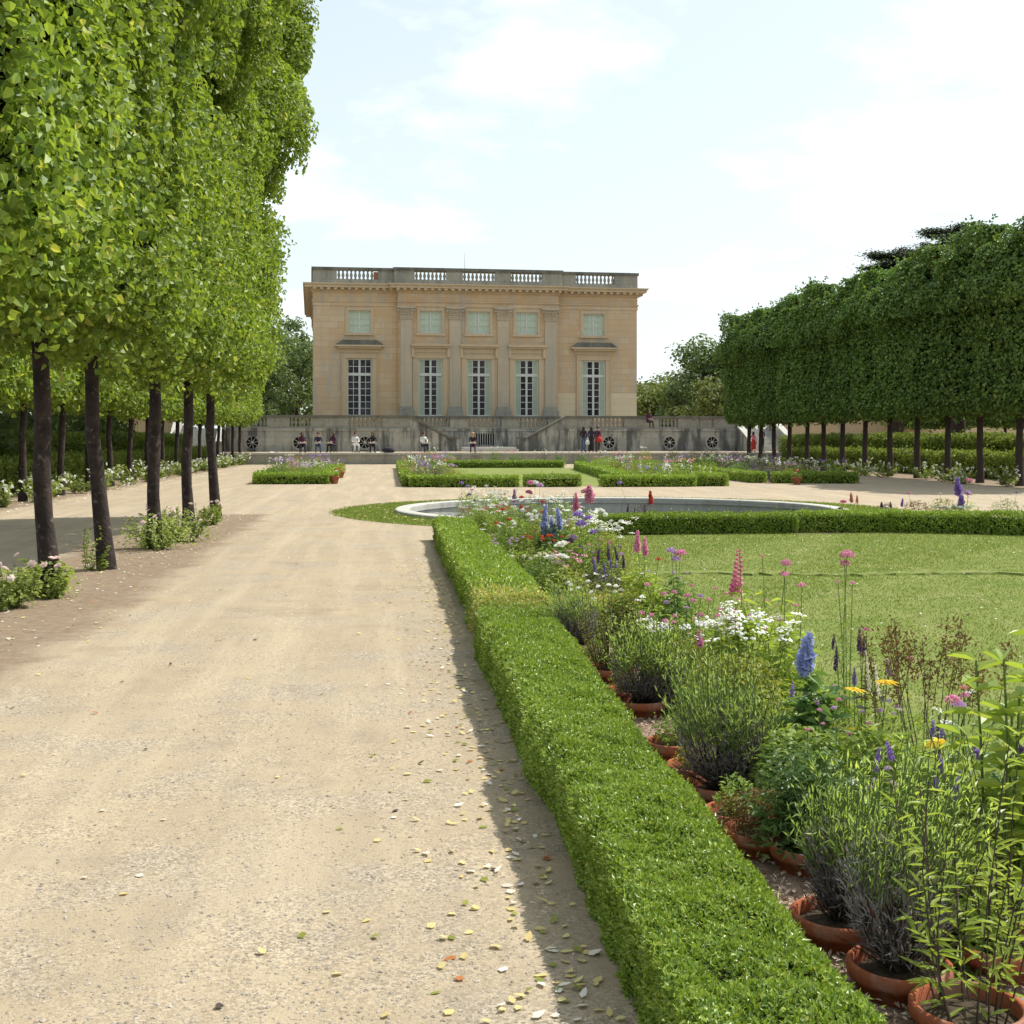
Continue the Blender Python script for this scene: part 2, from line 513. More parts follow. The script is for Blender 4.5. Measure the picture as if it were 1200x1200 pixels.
ring_sheet('pool_lawn', PR + .1, [PR + .7, PR + 1.35], .006, M['lawn'])
sheet('lawn', [(2.35, 1.0), (12.5, 1.0), (12.5, 19.6), (11.2, 20.2), (10.0, 20.9), (8.6, 21.35), (2.6, 21.35)], .004, M['lawn'])
sheet('lawn', [(2.9, 43.2), (9.0, 43.2), (9.9, 66), (9.9, 69.6), (2.9, 69.6)], .004, M['lawn'])
sheet('flower_bed', [(1.0, 1.0), (2.5, 1.0), (2.6, 10.3), (2.62, 20.7), (1.0, 20.7)], .008, M['mulch'])
sheet('flower_bed', [(6.9, 21.3), (8.6, 21.36), (10.1, 20.95), (11.5, 20.2), (13.5, 20.4), (13.0, 23.2), (7.2, 22.6)], .008, M['mulch'])
sheet('flower_bed', [(-4.7, 46), (-2.2, 46), (-2.2, 61), (-4.7, 61)], .004, M['mulch'])
sheet('flower_bed', [(.6, 42.7), (2.89, 42.7), (2.89, 70), (.6, 70)], .006, M['mulch'])
sheet('flower_bed', [(9.0, 43.2), (11.5, 43.2), (11.5, 70), (9.91, 70)], .008, M['mulch'])
sheet('flower_bed', [(13.3, 45), (16.8, 45), (16.8, 63), (13.3, 63)], .004, M['mulch'])

# the ridge of a cut edge across the lawn
mb = MB()
xs = np.linspace(2.7, 9.5, 60); ry = .10 * np.sin(xs * 2.1) + .06 * np.sin(xs * 5.3 + 1) + np.random.default_rng(4).normal(0, .035, 60); rh = np.random.default_rng(3).uniform(.016, .040, 60)
for i in range(59):
    x0, x1 = xs[i], xs[i + 1]
    y0, y1 = 15.0 - (x0 - 4) * .10 + ry[i], 15.0 - (x1 - 4) * .10 + ry[i + 1]
    h0, h1 = rh[i], rh[i + 1]
    mb.add([(x0, y0 - .02, .004), (x1, y1 - .02, .004), (x1, y1, h1), (x0, y0, h0), (x1, y1 + .5, .005), (x0, y0 + .5, .005)], [(0, 1, 2, 3), (3, 2, 4, 5)])
struct('lawn_ridge', mb, M['lawn'])

# pool basin
root = tag(empty('pool_basin', (PCX, PCY, 0)), 'round stone pool basin with a pale flat rim, sunk into the ring of grass', 'pool basin')
mb = MB(); mb.lathe([(PR - .26, -.06), (PR - .26, .065), (PR - .23, .08), (PR + .02, .08), (PR + .05, .065), (PR + .05, -.05)], seg=96, smooth=False, close=False)
mb.build('rim', M['stone_pale'], root)
mb = MB(); mb.lathe([(PR - .22, -.7), (PR - .22, -.05)], seg=96, smooth=True, close=False)
me = mb.mesh('basin_wall', M['stone_pale']); me.flip_normals(); link('basin_wall', me, root)
mb = MB(); mb.lathe([(PR - .21, -.36)], seg=96)
struct('water', mb, M['water']).location = (PCX, PCY, 0)

# raised courtyard in front of the house and its low retaining wall
mb = MB(); mb.box(-60, 75, 80.36, 260, -.05, .70); struct('courtyard', mb, M['gravel'])
root = tag(empty('retaining_wall', (6, 80, 0)), 'long low grey stone retaining wall edging the raised courtyard', 'wall')
mb = MB(); mb.box(-30, 28, 0, .36, -.05, .60); mb.build('wall', M['stone_grey'], root)
mb = MB(); mb.box(-30, 28, -.05, .42, .60, .715); mb.build('coping', M['stone_pale'], root)

# ================================================================== THE HOUSE
HX, HY, HR = 6.65, 94.8, math.radians(3.4)
house = tag(empty('mansion', (HX, HY, 0), HR), 'square two-storey limestone mansion with tall windows, four pilasters and a roof balustrade', 'mansion')
W2, C2, PJ, DEEP = 12.1, 5.95, .42, 22.5
Z0, ZT = 2.3, 12.9


def holed_wall(mb, x0, x1, z0, z1, y, holes, depth=.26, mat=0):
    xs = sorted({x0, x1, *[h[0] for h in holes], *[h[1] for h in holes]})
    zs = sorted({z0, z1, *[h[2] for h in holes], *[h[3] for h in holes]})
    for i in range(len(xs) - 1):
        for j in range(len(zs) - 1):
            cx, cz = (xs[i] + xs[i + 1]) / 2, (zs[j] + zs[j + 1]) / 2
            if any(h[0] < cx < h[1] and h[2] < cz < h[3] for h in holes): continue
            mb.add([(xs[i], y, zs[j]), (xs[i + 1], y, zs[j]), (xs[i + 1], y, zs[j + 1]), (xs[i], y, zs[j + 1])], [(0, 1, 2, 3)], mat)
    for a, b, c, d in holes:
        q = y + depth
        mb.add([(a, y, c), (a, q, c), (a, q, d), (a, y, d)], [(0, 1, 2, 3)], mat)
        mb.add([(b, y, c), (b, y, d), (b, q, d), (b, q, c)], [(0, 1, 2, 3)], mat)
        mb.add([(a, y, d), (a, q, d), (b, q, d), (b, y, d)], [(0, 1, 2, 3)], mat)
        mb.add([(a, y, c), (b, y, c), (b, q, c), (a, q, c)], [(0, 1, 2, 3)], mat)


MW, MZ0, MZ1 = .90, 3.05, 7.45            # main windows: half width, sill, head
UW, UZ0, UZ1 = .80, 9.35, 10.95           # upper windows
mains = [(-8.75, 0), (-3.58, -PJ), (0, -PJ), (3.58, -PJ), (8.75, 0)]
wall = MB()
holes = lambda cs: [h for c in cs for h in ((c - MW, c + MW, MZ0, MZ1), (c - UW, c + UW, UZ0, UZ1))]
holed_wall(wall, -W2, -C2, Z0, ZT, 0, holes([-8.75]))
holed_wall(wall, C2, W2, Z0, ZT, 0, holes([8.75]))
holed_wall(wall, -C2, C2, Z0, ZT, -PJ, holes([-3.58, 0, 3.58]))
for x, s in ((-C2, 1), (C2, -1)):
    wall.add([(x, 0, Z0), (x, -PJ, Z0), (x, -PJ, ZT), (x, 0, ZT)][::s], [(0, 1, 2, 3)])
wall.add([(-W2, DEEP, Z0), (-W2, 0, Z0), (-W2, 0, ZT), (-W2, DEEP, ZT)], [(0, 1, 2, 3)])
wall.add([(W2, 0, Z0), (W2, DEEP, Z0), (W2, DEEP, ZT), (W2, 0, ZT)], [(0, 1, 2, 3)])
wall.add([(W2, DEEP, Z0), (-W2, DEEP, Z0), (-W2, DEEP, ZT), (W2, DEEP, ZT)], [(0, 1, 2, 3)])
wall.build('wall', M['stone'], house)
mb = MB(); mb.box(-W2 + .3, W2 - .3, .5, DEEP - .3, ZT - .1, ZT + .02); mb.build('roof', M['stone_grey'], house)
mb = MB()
for sx in (-1, 1):                         # pale replaced stone at the foot of the wing
    pass
mb.add([(6.02, -.006, 3.0), (7.35, -.006, 3.0), (7.35, -.006, 5.0), (6.02, -.006, 5.0)], [(0, 1, 2, 3)])
M['stone_new'] = stone('renewed limestone', (.64, .54, .38), (.60, .49, .33), (.5, .43, .31), stain_amt=(.6, .9))
mb.build('renewed_stone', M['stone_new'], house)
mb = MB()
mb.add([(10.1, -.006, 3.0), (12.08, -.006, 3.0), (12.08, -.006, 5.0), (10.1, -.006, 5.0)], [(0, 1, 2, 3)])
mb.build('renewed_stone', M['stone_new'], house)


def belt(mb, z0, z1, o, mat=0):
    mb.box(-W2 - o, W2 + o, -o, DEEP + o, z0, z1, mat)
    mb.box(-C2 - o, C2 + o, -PJ - o, -o, z0, z1, mat)


ent = MB()
belt(ent, 11.28, 11.60, .05); belt(ent, 11.60, 11.69, .12); belt(ent, 11.69, 12.28, .035); belt(ent, 12.28, 12.38, .14)
ent.build('entablature', M['stone'], house)
cor = MB()
belt(cor, 12.38, 12.43, .20)
for x in np.arange(-12.0, 12.01, .5):
    yb = -PJ if abs(x) < C2 + .1 else 0
    cor.box(x - .11, x + .11, yb - .58, yb - .201, 12.431, 12.575)
for y in np.arange(.5, 22, .5):
    cor.box(-W2 - .58, -W2 - .201, y - .11, y + .11, 12.431, 12.575)
    cor.box(W2 + .201, W2 + .58, y - .11, y + .11, 12.431, 12.575)
belt(cor, 12.433, 12.574, .198)
belt(cor, 12.576, 12.74, .62); belt(cor, 12.74, 12.80, .68); belt(cor, 12.80, 12.885, .74)
cor.build('cornice', M['stone_trim'], house)

# pilasters
for x in (-5.37, -1.79, 1.79, 5.37):
    p = MB(); p.box(x - .43, x + .43, -PJ - .16, -PJ - .001, 3.95, 10.33)
    pil = p.build('pilaster', M['stone_pil'], house)
    b = MB(); b.box(x - .60, x + .60, -PJ - .30, -PJ - .002, Z0, 3.55); b.box(x - .56, x + .56, -PJ - .27, -PJ - .002, 3.551, 3.72)
    b.box(x - .50, x + .50, -PJ - .22, -PJ - .002, 3.721, 3.949)
    b.build('base', M['stone_grey'], pil)
    c = MB()
    prof = [(10.331, .45), (10.40, .49), (10.42, .46), (10.70, .50), (10.98, .60), (11.10, .66)]
    for (za, ra), (zb, rb) in zip(prof[:-1], prof[1:]):
        c.add([(x - ra, -PJ - .02 - ra * .42, za), (x + ra, -PJ - .02 - ra * .42, za), (x + rb, -PJ - .02 - rb * .42, zb), (x - rb, -PJ - .02 - rb * .42, zb),
               (x - ra, -PJ, za), (x + ra, -PJ, za), (x + rb, -PJ, zb), (x - rb, -PJ, zb)], [(0, 1, 2, 3), (4, 0, 3, 7), (1, 5, 6, 2)])
    c.box(x - .68, x + .68, -PJ - .42, -PJ - .001, 11.12, 11.275)
    for zc, nn, hh in ((10.42, 5, .30), (10.66, 4, .32), (10.86, 5, .26)):      # acanthus leaves
        for k in range(nn):
            lx = x + (k - (nn - 1) / 2) * .98 / nn
            yb = -PJ - .23 - (zc - 10.42) * .16
            c.add([(lx - .085, yb, zc), (lx + .085, yb, zc), (lx + .095, yb - .05, zc + hh * .6), (lx - .095, yb - .05, zc + hh * .6),
                   (lx + .05, yb - .16, zc + hh), (lx - .05, yb - .16, zc + hh), (lx + .045, yb - .17, zc + hh * .8), (lx - .045, yb - .17, zc + hh * .8)],
                  [(0, 1, 2, 3), (3, 2, 4, 5), (5, 4, 6, 7)])
    for sx in (-1, 1):                                                          # corner volutes
        c.lathe([(.0, -.06), (.11, -.06), (.13, 0), (.11, .06), (0, .06)], (x + sx * .56, -PJ - .30, 10.98), 8)
    c.build('capital', M['stone_pil'], pil)

# windows
for k, (cx, yf) in enumerate(mains):
    s = MB()                                # moulded stone surround, proud of the wall
    ys, yb = yf - .09, yf - .001
    s.box(cx - MW - .34, cx - MW - .02, ys, yb, Z0 + .7, MZ1 + .001); s.box(cx + MW + .02, cx + MW + .34, ys, yb, Z0 + .7, MZ1 + .001)
    s.box(cx - MW - .34, cx + MW + .34, ys, yb, MZ1 + .02, MZ1 + .36)
    s.box(cx - MW - .42, cx - MW - .343, ys - .04, yb, Z0 + .7, MZ1 + .43); s.box(cx + MW + .343, cx + MW + .42, ys - .04, yb, Z0 + .7, MZ1 + .43)
    s.box(cx - MW - .342, cx + MW + .342, ys - .04, yb, MZ1 + .362, MZ1 + .43)
    s.build('window_surround', M['stone_trim'], house)
    h = MB()                                # hood cornice
    if yf < 0:
        h.box(cx - 1.30, cx + 1.30, yf - .10, yf - .002, 7.90, 8.24); h.box(cx - 1.38, cx + 1.38, yf - .30, yf - .002, 8.241, 8.36)
        h.box(cx - 1.45, cx + 1.45, yf - .42, yf - .002, 8.361, 8.52)
        for sx in (-1, 1): h.box(cx + sx * 1.30 - .10, cx + sx * 1.30 + .10, yf - .24, yf - .105, 7.55, 8.238)
        h.build('window_hood', M['stone_trim'], house)
    else:
        h.box(cx - 1.45, cx + 1.45, yf - .10, yf - .002, 7.90, 8.16)
        h.box(cx - 1.60, cx + 1.60, yf - .36, yf - .002, 8.161, 8.30)
        h.box(cx - 1.78, cx + 1.78, yf - .50, yf - .002, 8.301, 8.42)
        hood = h.build('window_hood', M['stone_trim'], house)
        t = MB(); t.prism_xz([(cx - 1.76, 8.421), (cx + 1.76, 8.421), (cx + 1.25, 8.78), (cx - 1.25, 8.78)], yf - .48, yf - .003)
        t.build('hood_roof', M['stone_dark'], hood)
    # joinery
    y0 = yf + .12
    f = MB()
    f.box(cx - MW, cx - MW + .09, y0, y0 + .12, MZ0, MZ1); f.box(cx + MW - .09, cx + MW, y0, y0 + .12, MZ0, MZ1)
    f.box(cx - MW + .09, cx + MW - .09, y0, y0 + .12, MZ1 - .1, MZ1); f.box(cx - MW + .09, cx + MW - .09, y0, y0 + .12, MZ0, MZ0 + .28)
    zt = 6.30
    f.box(cx - MW + .09, cx + MW - .09, y0 - .02, y0 + .12, zt - .10, zt + .10)
    hw = MW - .09 if k == 0 else .44          # half width of the glazed sashes
    ncol = 2 if k == 0 else 1
    f.box(cx - .075, cx + .075, y0 - .015, y0 + .11, MZ0 + .28, zt - .10); f.box(cx - .075, cx + .075, y0 - .015, y0 + .11, zt + .10, MZ1 - .1)
    bars = [MZ0 + .28 + (zt - .1 - MZ0 - .28) * i / 6 for i in range(1, 6)] + [(zt + .1 + MZ1 - .1) / 2]
    for sx in (-1, 1):
        for z in bars: f.box(cx + sx * (hw + .075) / 2 - (hw - .075) / 2, cx + sx * (hw + .075) / 2 + (hw - .075) / 2, y0 + .03, y0 + .07, z - .022, z + .022)
        if ncol == 2:
            xm = cx + sx * (hw + .075) / 2
            f.box(xm - .02, xm + .02, y0 + .025, y0 + .075, MZ0 + .28, zt - .1); f.box(xm - .02, xm + .02, y0 + .025, y0 + .075, zt + .1, MZ1 - .1)
        else:
            xa, xb = sorted((cx + sx * hw, cx + sx * (hw + .05)))
            f.box(xa, xb, y0 - .005, y0 + .1, MZ0 + .28, zt - .1); f.box(xa, xb, y0 - .005, y0 + .1, zt + .1, MZ1 - .1)
    win = f.build('window', M['white_frame'], house)
    g = MB(); g.box(cx - hw, cx + hw, y0 + .08, y0 + .10, MZ0 + .2, MZ1 - .05); g.build('pane', M['glass'], win)
    if k:
        for sx in (-1, 1):
            q = MB()
            xa, xb = sorted((cx + sx * (hw + .052), cx + sx * (MW - .09)))
            for za, zb in ((MZ0 + .28, zt - .1), (zt + .1, MZ1 - .1)):
                q.box(xa, xb, y0 + .06, y0 + .09, za, zb)
                for z in np.arange(za + .55, zb - .2, .55): q.box(xa + .002, xb - .002, y0 + .04, y0 + .061, z - .025, z + .025)
                xm = (xa + xb) / 2
                q.box(xm - .015, xm + .015, y0 + .045, y0 + .062, za, zb)
            q.build('shutter', M['shutter'], win)
    # upper window
    s = MB()
    s.box(cx - UW - .22, cx - UW - .01, yf - .07, yf - .001, UZ0 - .02, UZ1 + .01); s.box(cx + UW + .01, cx + UW + .22, yf - .07, yf - .001, UZ0 - .02, UZ1 + .01)
    s.box(cx - UW - .22, cx + UW + .22, yf - .07, yf - .001, UZ1 + .012, UZ1 + .22)
    s.box(cx - UW - .30, cx + UW + .30, yf - .13, yf - .001, UZ0 - .20, UZ0 - .022)
    s.build('window_surround', M['stone_trim'], house)
    f = MB()
    f.box(cx - UW, cx - UW + .07, y0, y0 + .1, UZ0, UZ1); f.box(cx + UW - .07, cx + UW, y0, y0 + .1, UZ0, UZ1)
    f.box(cx - UW + .07, cx + UW - .07, y0, y0 + .1, UZ1 - .07, UZ1); f.box(cx - UW + .07, cx + UW - .07, y0, y0 + .1, UZ0, UZ0 + .09)
    f.box(cx - .05, cx + .05, y0 - .01, y0 + .1, UZ0 + .09, UZ1 - .07)
    for i in (1, 2):
        z = UZ0 + .09 + (UZ1 - UZ0 - .16) * i / 3
        for sx in (-1, 1):
            xa, xb = sorted((cx + sx * .05, cx + sx * (UW - .07))); f.box(xa, xb, y0 + .02, y0 + .06, z - .02, z + .02)
    for sx in (-1, 1): f.box(cx + sx * .39 - .018, cx + sx * .39 + .018, y0 + .025, y0 + .065, UZ0 + .09, UZ1 - .07)
    win = f.build('upper_window', M['white_frame'], house)
    g = MB(); g.box(cx - UW + .03, cx + UW - .03, y0 + .07, y0 + .09, UZ0 + .05, UZ1 - .03); g.build('blind', M['blind'], win)

# roof parapet: blocking course, piers, balusters, coping
BAL = [(.10, 0), (.10, .06), (.055, .08), (.10, .22), (.115, .30), (.075, .46), (.05, .54), (.09, .58), (.10, .66)]


def baluster_mesh(h, k=1.0):
    mb = MB(); mb.lathe([(r * k, z * h / .66) for r, z in BAL], seg=10)
    return mb.mesh('baluster', M['stone_grey'])


pb = MB()
pb.box(-W2 - .05, -C2 - .3, -.05, .40, 12.886, 13.24); pb.box(C2 + .3, W2 + .05, -.05, .40, 12.886, 13.24)
pb.box(-C2 - .3, C2 + .3, -PJ - .08, .40, 12.886, 13.24)
openings = [(-10.40, -7.40), (7.40, 10.40)], [(-4.75, -2.40), (-1.20, 1.20), (2.40, 4.75)]
def piers(a, b, ops):
    x = a
    for o0, o1 in ops:
        yield x, o0; x = o1
    yield x, b
for a, b in piers(-W2 - .05, -C2 - .3, openings[0][:1]): pb.box(a, b, -.03, .38, 13.241, 13.899)
for a, b in piers(C2 + .3, W2 + .05, openings[0][1:]): pb.box(a, b, -.03, .38, 13.241, 13.899)
for a, b in piers(-C2 - .3, C2 + .3, openings[1]): pb.box(a, b, -PJ - .06, .38 - PJ, 13.241, 13.899)
for sx in (-1, 1):
    xa, xb = sorted((sx * (W2 + .05), sx * (W2 - .4)))
    pb.box(xa, xb, .401, DEEP, 12.887, 13.898)
par = pb.build('roof_balustrade', M['stone_grey'], house)
cp = MB()
cp.box(-W2 - .14, -C2 - .38, -.12, .46, 13.90, 14.10); cp.box(C2 + .38, W2 + .14, -.12, .46, 13.90, 14.10); cp.box(-C2 - .38, C2 + .38, -PJ - .15, .46, 13.90, 14.12)
for sx in (-1, 1):
    xa, xb = sorted((sx * (W2 + .14), sx * (W2 - .46))); cp.box(xa, xb, .461, DEEP, 13.902, 14.098)
cp.build('coping', M['stone_dark'], par)
bm_ = baluster_mesh(.655)
for (a, b), y in [(o, .17) for o in openings[0]] + [(o, .17 - PJ) for o in openings[1]]:
    n = round((b - a) / .30)
    for i in range(n):
        if a < -10 and i == n - 1: continue           # the last one is bricked up
        link('baluster', bm_, par, (a + (i + .5) * (b - a) / n, y, 13.242))
mb = MB(); mb.box(-7.72, -7.40, -.0, .35, 13.243, 13.80)
mb.build('brick_patch', surf('old brick', (.30, .14, .08), (.22, .10, .06), 8, .9), par)
mb = MB(); mb.tube([(-.3, 6, 12.9), (-.3, 6, 16.2)], [.028, .008], 6); mb.build('antenna', M['iron'], house)

# ================================================================== THE TERRACE
ter = tag(empty('terrace', (HX, HY, 0), HR), 'long grey stone terrace with balustrade and two ramped stair flights before the mansion', 'terrace')
TY, RY, TX = -5.6, -3.7, 18.0
G = .70
tw = MB()
for sx in (-1, 1):
    xa, xb = sorted((sx * 5.5, sx * TX))
    tw.box(xa, xb, TY, 14, G - .05, 2.12)
    tw.box(xa - (.06 if sx < 0 else 0), xb + (.06 if sx > 0 else 0), TY - .07, 14.05, 2.121, 2.30)
    for x in (6.4, 10.9, 15.0, 17.6): tw.box(sx * x - .28, sx * x + .28, TY - .05, TY - .001, G, 2.119)
tw.box(-5.499, 5.499, RY, 14, G - .05, 2.119); tw.box(-5.499, 5.499, RY - .06, 13.9, 2.122, 2.299)
tw.build('terrace_wall', M['stone_ter'], ter)
tops = MB(); caps = MB()
tb = baluster_mesh(.62, 1.05)
front_ops = [(7.35, 9.75), (12.3, 13.7), (15.25, 16.35)]
runs = [([(a, b) for a, b in front_ops], 5.5, TX, TY + .05), ([(-b, -a) for a, b in front_ops[::-1]], -TX, -5.5, TY + .05),
        ([(-4.6, -2.5), (-1.2, 1.2), (2.5, 4.6)], -5.499, 5.499, RY + .03)]
spots = []
for ops, a, b, y in runs:
    tops.box(a, b, y - .02, y + .36, 2.301, 2.42)
    for p, q in piers(a, b, ops): tops.box(p, q, y, y + .34, 2.421, 3.04)
    caps.box(a, b, y - .09, y + .43, 3.041, 3.20)
    for p, q in ops:
        n = round((q - p) / .30)
        spots += [(p + (i + .5) * (q - p) / n, y + .17) for i in range(n)]
for sx in (-1, 1):
    xa, xb = sorted((sx * TX, sx * (TX - .36))); tops.box(xa, xb, TY + .42, 9, 2.301, 3.04)
    xa, xb = sorted((sx * (TX + .08), sx * (TX - .44))); caps.box(xa, xb, TY + .49, 9, 3.042, 3.198)
par = tops.build('parapet', M['stone_grey'], ter)
caps.build('coping', M['stone_dark'], par)
for x, y in spots: link('baluster', tb, par, (x, y, 2.421))
# round grilled openings, the dark inside painted as a flat disc
for x in (-16.2, -13.05, -8.6, 8.6, 13.05, 16.2):
    o = MB()
    a = np.linspace(0, 2 * PI, 28, endpoint=False)
    ring = [(r, y) for r, y in ((.40, TY - .01), (.40, TY - .09), (.54, TY - .09), (.54, TY - .01))]
    V = [(x + r * math.cos(t), y, 1.32 + r * math.sin(t)) for r, y in ring for t in a]
    o.add(V, [(i * 28 + j, (i + 1) * 28 + j, (i + 1) * 28 + (j + 1) % 28, i * 28 + (j + 1) % 28) for i in range(3) for j in range(28)])
    oc_ = o.build('oculus', M['stone_ter'], ter)
    d = MB(); d.add([(x + .41 * math.cos(t), TY - .012, 1.32 + .41 * math.sin(t)) for t in a], [list(range(28))]); d.build('opening', M['painted_dark'], oc_)
    gq = MB()
    for k in range(8):
        t = k * PI / 4 + .2
        gq.tube([(x + .09 * math.cos(t), TY - .05, 1.32 + .09 * math.sin(t)), (x + .41 * math.cos(t), TY - .05, 1.32 + .41 * math.sin(t))], .022, 5)
    gq.lathe([(.0, 0), (.11, 0), (.11, .05), (0, .05)], (0, 0, 0), 10)
    gm = gq.mesh('grille', M['stone_pale'])
    V = np.zeros(len(gm.vertices) * 3); gm.vertices.foreach_get('co', V); V = V.reshape(-1, 3)
    k = np.abs(V[:, 0] - x) > 1
    hub = slice(len(V) - 50, len(V)); h = V[hub].copy(); V[hub, 0] = h[:, 0] + x; V[hub, 1] = TY - .03 - h[:, 2]; V[hub, 2] = 1.32 + h[:, 1]
    gm.vertices.foreach_set('co', V.ravel()); gm.update()
    link('grille', gm, oc_)
# barred basement window in the recess
mb = MB(); mb.box(-.75, .75, RY - .012, RY - .001, 1.15, 1.95); bw = mb.build('basement_window', M['painted_dark'], ter)
mb = MB()
for i in range(9): mb.tube([(-.68 + i * .17, RY - .05, 1.12), (-.68 + i * .17, RY - .05, 1.98)], .025, 6)
mb.build('bars', M['stone_pale'], bw)
# the two flights falling towards the middle
for sx in (-1, 1):
    st = MB()
    for i in range(10):
        xa, xb = sorted((sx * (5.49 - i * .29), sx * (5.49 - (i + 1) * .29)))
        st.box(xa, xb, TY + .36, RY - .07, G - .04, 2.28 - i * .158)
    fl = st.build('stair_flight', M['stone_ter'], ter)
    r = MB(); r.prism_xz([(sx * 5.498, G), (sx * 2.55, G), (sx * 2.55, 1.45), (sx * 5.498, 3.03)][::sx], TY, TY + .34)
    r.box(sx * 2.30 - .25, sx * 2.30 + .249, TY - .04, TY + .38, G, 1.58)
    r.build('raked_parapet', M['stone_ter'], fl)
    r = MB(); r.prism_xz([(sx * 5.55, 3.06), (sx * 2.55, 1.48), (sx * 2.55, 1.63), (sx * 5.55, 3.22)][::sx], TY - .1, TY + .44)
    r.box(sx * 2.30 - .31, sx * 2.30 + .31, TY - .1, TY + .44, 1.581, 1.70)
    r.build('raked_coping', M['stone_dark'], fl)
mb = MB()
mb.box(-2.0, 2.0, TY - .9, RY - .08, G - .04, .86); mb.box(-1.9, 1.9, TY - .5, RY - .08, .861, 1.0)
mb.build('landing_steps', M['stone_pale'], ter)
# side stairs rising away from the garden, with sloping parapets
for sx in (-1, 1):
    st = MB()
    for i in range(10):
        xa, xb = sorted((sx * 18.38, sx * 21.0))
        st.box(xa, xb, -8.2 + i * .42, -3.6, G + i * .16 - (.04 if i == 0 else -.0005), G + (i + 1) * .16)
    fl = st.build('side_stair', M['stone_pale'], ter)
    for x, y1 in ((18.02, -3.6), (21.02, -3.6)):
        xa, xb = sorted((sx * x, sx * (x + .35)))
        r = MB(); r.prism_yz([(-8.6, G - .04), (y1, G - .04), (y1, 3.15), (-4.0, 3.15), (-8.6, 1.3)], xa, xb); r.build('side_parapet', M['stone_ter'], fl)
        r = MB(); r.prism_yz([(-8.7, 1.305), (-8.7, 1.43), (-4.0, 3.29), (y1, 3.29), (y1, 3.155), (-4.0, 3.155)], xa - .06, xb + .06); r.build('side_coping', M['stone_pale'], fl)
    xa, xb = sorted((sx * 18.38, sx * 21.0)); r = MB(); r.box(xa, xb, -3.59, 9, G, 2.3); r.build('upper_landing', M['stone_ter'], fl)
for sx, lab in ((-1, 'long plain stone garden wall behind the shaded hedges at the left stair'), (1, 'long plain beige stone garden wall beyond the trunks at the right stair')):
    root = tag(empty('garden_wall', (HX, HY, 0), HR), lab, 'wall')
    mb = MB(); xa, xb = sorted((sx * 21.4, sx * (46 if sx > 0 else 25))); mb.box(xa, xb, -3.6, -3.1, G - .05, 3.05); mb.build('wall', M['stone_trim'], root)
    mb = MB(); mb.box(xa, xb, -3.68, -3.02, 3.051, 3.2); mb.build('coping', M['stone_ter'], root)
# ================================================================== TREES
ORD = ['first', 'second', 'third', 'fourth', 'fifth', 'sixth', 'seventh', 'eighth', 'ninth', 'tenth', 'eleventh', 'twelfth', 'thirteenth',
       'fourteenth', 'fifteenth', 'sixteenth', 'seventeenth', 'eighteenth', 'nineteenth', 'twentieth']


def nth(i, n):
    return 'nearest' if i == 0 else ('farthest' if i == n - 1 else ORD[i] + ' nearest')


